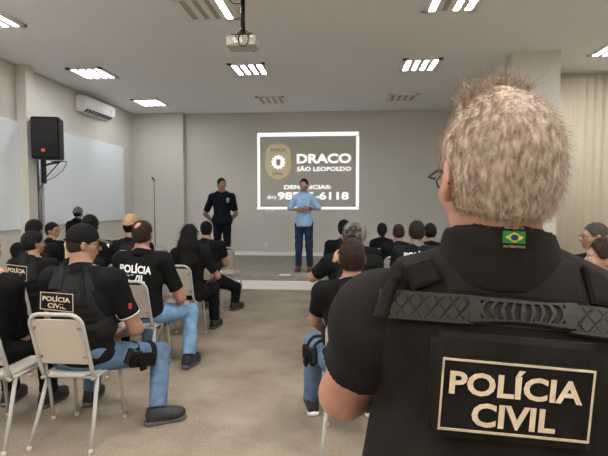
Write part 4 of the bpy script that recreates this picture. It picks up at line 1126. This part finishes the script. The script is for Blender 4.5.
# ================================================================== THE MAN IN FRONT, SEEN FROM BEHIND
J = {'hc':Vector((.239,.775,1.624)), 'shL':Vector((.068,.84,1.366)), 'elL':Vector((.000,.94,1.185)), 'wrL':Vector((.22,1.13,1.22)),
     'shR':Vector((.485,.82,1.305)), 'elR':Vector((.56,.92,1.13)), 'wrR':Vector((.33,1.14,1.17)), 'neb':Vector((.262,.815,1.475))}
FG = person('tall man with curly sandy grey hair seen from behind, beige lettered patch on his vest', X=.275, Y=.84, yaw=R(-7), roll=R(2), pose='stand', top=1.77, bulk=1.27, hyaw=R(19), hpitch=R(4), hair='short', hairm='hair_sandy',
    shirt='fgtee', sleeve=.60, pants='blackpants', skin='skin_red', h=.006, group=None, J=J, headscale=.96, fluff=.010, glasses=True, widths=1.0, bump=True)
PP['fg'] = FG
r_ = FG.root; j = FG.j; H = FG.H
hv, hf = FG.hair
top_c = np.array(H(0,-.03,.06))
def flow(q):
    v = Vector(q)-Vector(top_c)
    down = Vector((0,0,-1)); out = Vector((v.x, v.y, 0))
    k = max(0, min(1, (q[2]-top_c[2])/.06))
    return np.array(down*(1-k)+out.normalized()*.5*k+Vector((0,.4*k,0)))
a_, b_ = strands(hv, hf, 20000, .011, .00055, flow, .20, .06, seg=4, curl=.5, seed=5)
link('hair_strands', mesh_np('hair_strands', a_, b_, M['hair_sandy'], False), FG.hair_o)
tc_ = np.array(H(0,.01,.11))
a_, b_ = strands(hv, hf, 8000, .010, .0006, lambda q: np.array([(q[0]-tc_[0])*3,.1,.7]), .40, .45, seg=5, curl=1.1, seed=9, region=lambda c: (c[:,2] > tc_[2]-.03) & (np.abs(c[:,0]-tc_[0]) < .05) & (c[:,1] > tc_[1]-.055))
link('hair_tuft', mesh_np('hair_tuft', a_, b_, M['hair_sandy'], False), FG.hair_o)
# collar standing up round the neck
nb = j['neb']; hc = j['hc']
ax = Vector((hc.x, hc.y-.012, hc.z))-nb
c0_ = nb+Vector((0,-.006,-.03)); c1_ = nb+Vector((-.012,-.040,.060))
cv, cf = sdf([cone(c0_, c1_, .108, .084, k=.02)], .005, carve=[cone(nb+Vector((0,-.015,.03)), nb+Vector((-.016,-.07,.14)), .070, .074)], clips=[(c1_+Vector((0,-.08,.014)), (0,.22,1)), (c0_, (0,0,-1))], wr=.0018, wf=30, seed=4)
co = link('collar', mesh_np('collar', cv, cf, M['fgtee']), FG.shirt_o)
FV = FG.vest_o if hasattr(FG, 'vest_o') else None
def delt_(): return [ell(j['sh'+q]+Vector((0,-.01,.0)), (.08,.075,.075), k=.05) for q in 'LR']
# plate carrier: back shell that follows the back
vz = 1.02
s, b = FG.s, 1.27
sh = grow([ell(j['wai']+Vector((0,0,-.01)), (.222*s*b,.118*s*b,.24*s), k=.06), ell(j['che'], (.168*s*b,.118*s*b,.20*s), k=.05), ell(j['che']+Vector((0,.0,.04)), (.17*s*b,.112*s*b,.13), k=.05),
     cone(j['shL']*.9+j['shR']*.1+Vector((0,-.01,.005)), j['shR']*.9+j['shL']*.1+Vector((0,-.01,.005)), .070*s, k=.05),
     cone(nb+Vector((-.02,-.01,-.02)), j['shL']*.75+nb*.25+Vector((0,0,.015)), .05, .042, k=.05), cone(nb+Vector((.02,-.01,-.02)), j['shR']*.75+nb*.25+Vector((0,0,.015)), .05, .042, k=.05)], .026)
clips = [((0,0,vz), (0,0,-1)), (j['shR']*1.0+j['shL']*.0, (1,0,.06)), ((-.252,0,1.30), (-1,0,.12))]
vv, vf = sdf(sh, .006, carve=[ell(nb+Vector((0,.02,.045)), (.100,.115,.075))], clips=clips, wr=.0016, wf=24, seed=2)
vo = link('vest', mesh_np('vest', vv, vf, M['fgvest']), r_); FG.vest_o = vo; FG.bvh_o = vo; FG.bvh_src = sdf(sh+grow(delt_(), .02), .008, clips=clips[:1])
def SG(quad, nu=12, nv=8, flat=.0, lift=0.0): return surf_grid(FG, quad, nu, nv, flat=flat, lift=lift)
def rows(off_, th, quad, name, m='fgvest', nu=16, nv=10, hf=None, flat=0, parent=None):
    G = SG(quad, nu, nv, flat, off_+th)
    if G is None: return None, vo
    return G, sheet(name, G, M[m], parent or vo, off_, th, hf)
def edge(u, w, e=.06): 
    d = min(u, 1-u, w, 1-w); return -.003*max(0, 1-d/e)
rows(0, .005, [(444,249),(577,258),(594,308),(447,293)], 'yoke_panel', hf=lambda u, w: edge(u, w, .04))
def diamond(u, w, nx, ny):
    a = (u*nx+w*ny) % 1.0; c = (u*nx-w*ny) % 1.0
    g = min(abs(a-.5), abs(c-.5)); return (.0022 if g > .10 else .0022*(g/.10)) if (.03 < u < .97 and .10 < w < .90) else .0016
rows(.004, .007, [(379,289),(477,295.5),(475,324.5),(378,317)], 'textured_band', 'rubber', 130, 40, lambda u, w: diamond(u, w, 6.5, 1.5))
rows(.004, .007, [(571,304.5),(668,314),(668,346),(570,333)], 'textured_band', 'rubber', 110, 40, lambda u, w: diamond(u, w, 6, 1.5))
def handle(u, w):
    x = (u-.5)*2; y = (w-.5)*2
    edge_ = 1-abs(y)/(.80+.20*abs(x)**1.5)
    if edge_ < 0: return -.0055
    hgt = .006+.004*math.sqrt(max(0, edge_))
    if abs(x) < .78 and abs(y) < .66:
        q = x*5.2+(1 if x > 0 else -1)*y*y*1.1*min(1, abs(x)*2.2); f = abs((q % 1.0)-.5)
        if f < .28: hgt -= .0065
    return hgt
rows(.006, .004, [(470,295),(575,304),(575,331),(470,323)], 'carry_handle', 'rubber', 150, 36, handle)
rows(.010, .014, [(389,262),(404,258),(387,318),(370,315)], 'shoulder_strap', 'fgvest', 8, 18, lambda u, w: -.012*(abs(u-.5)*2)**3)
rows(.008, .010, [(405,262),(431,254),(441,277),(413,288)], 'velcro_flap', 'fgvest', 10, 10, lambda u, w: edge(u, w, .10)*1.5)
rows(.002, .010, [(585,262),(604,270),(622,306),(594,302)], 'shoulder_strap', 'fgvest', 10, 12, lambda u, w: edge(u, w, .10)*1.5)
rows(.001, .010, [(430,338),(446,336),(440,432),(425,428)], 'side_pocket', 'fgvest', 8, 14, lambda u, w: edge(u, w, .08)*1.5, flat=.6)
G, bp = rows(.002, .014, [(438,331),(597,345),(591,452),(431,436)], 'pouch_panel', 'fgvest', 26, 18, lambda u, w: edge(u, w, .03)*1.2-(.0 if w > .2 else 0), flat=.85)
Gp = SG([(443.2,357.2),(596.3,371),(588.5,443),(437.6,428.5)], 16, 10, .9, .022)
pt = sheet('name_patch', Gp, M['patch'], bp, .018, .004, lambda u, w: .0004*sin(u*9)*sin(w*7))
grid_frame(Gp, M['goldrim'], pt, .022, .014, .028, th=.0025)
grid_text(Gp, [('POLÍCIA', .055, .49, .875, .325), ('CIVIL', .215, .915, .555, .335)], M['gold'], pt, .0222, bold=.03, thick=.0022)
# flag on the collar
FG.bvh_o = co
Gf = surf_grid(FG, [(502.6,230.5),(524.4,231.5),(524.2,243.5),(502.4,242.5)], 8, 6, src=(cv, cf), flat=.3)
fo = sheet('flag_patch', Gf, M['green'], co, .001, .0025)
def gshape(poly, m, off_, name): 
    n_ = grid_norm(Gf); mb = MB(); mb.add([tuple(on_grid(Gf, n_, u, w, off_)) for u, w in poly], [tuple(range(len(poly)))]); mb.build(name, M[m], fo)
gshape([(.08,.5),(.5,.92),(.92,.5),(.5,.08)], 'yellow', .0042, 'flag_rhombus')
gshape([(.5+.17*cos(2*pi*i/20), .5-.26*sin(2*pi*i/20)) for i in range(20)], 'fblue', .0048, 'flag_disc')
Gt = surf_grid(FG, [(503,226.2),(524,227.2),(524,230.6),(503,229.6)], 6, 3, src=(cv, cf), flat=.3); grid_text(Gt, [('PROJETO', .05, .9, .9, .75)], M['goldrim'], co, .002, bold=.02)
Gt = surf_grid(FG, [(502,243.8),(524.5,244.8),(524.5,248),(502,247)], 6, 3, src=(cv, cf), flat=.3); grid_text(Gt, [('AUTENTICO', .02, .9, .96, .75)], M['goldrim'], co, .002, bold=.02)

# ------------------------------------------------------------------ light and look
w = bpy.data.worlds.new('world'); SC.world = w; w.use_nodes = True
w.node_tree.nodes['Background'].inputs[0].default_value = (.5,.55,.6,1); w.node_tree.nodes['Background'].inputs[1].default_value = .3
vs = SC.view_settings; vs.view_transform = 'Standard'; vs.look = 'None'; vs.gamma = 1; vs.use_curve_mapping = False; vs.exposure = 1.95
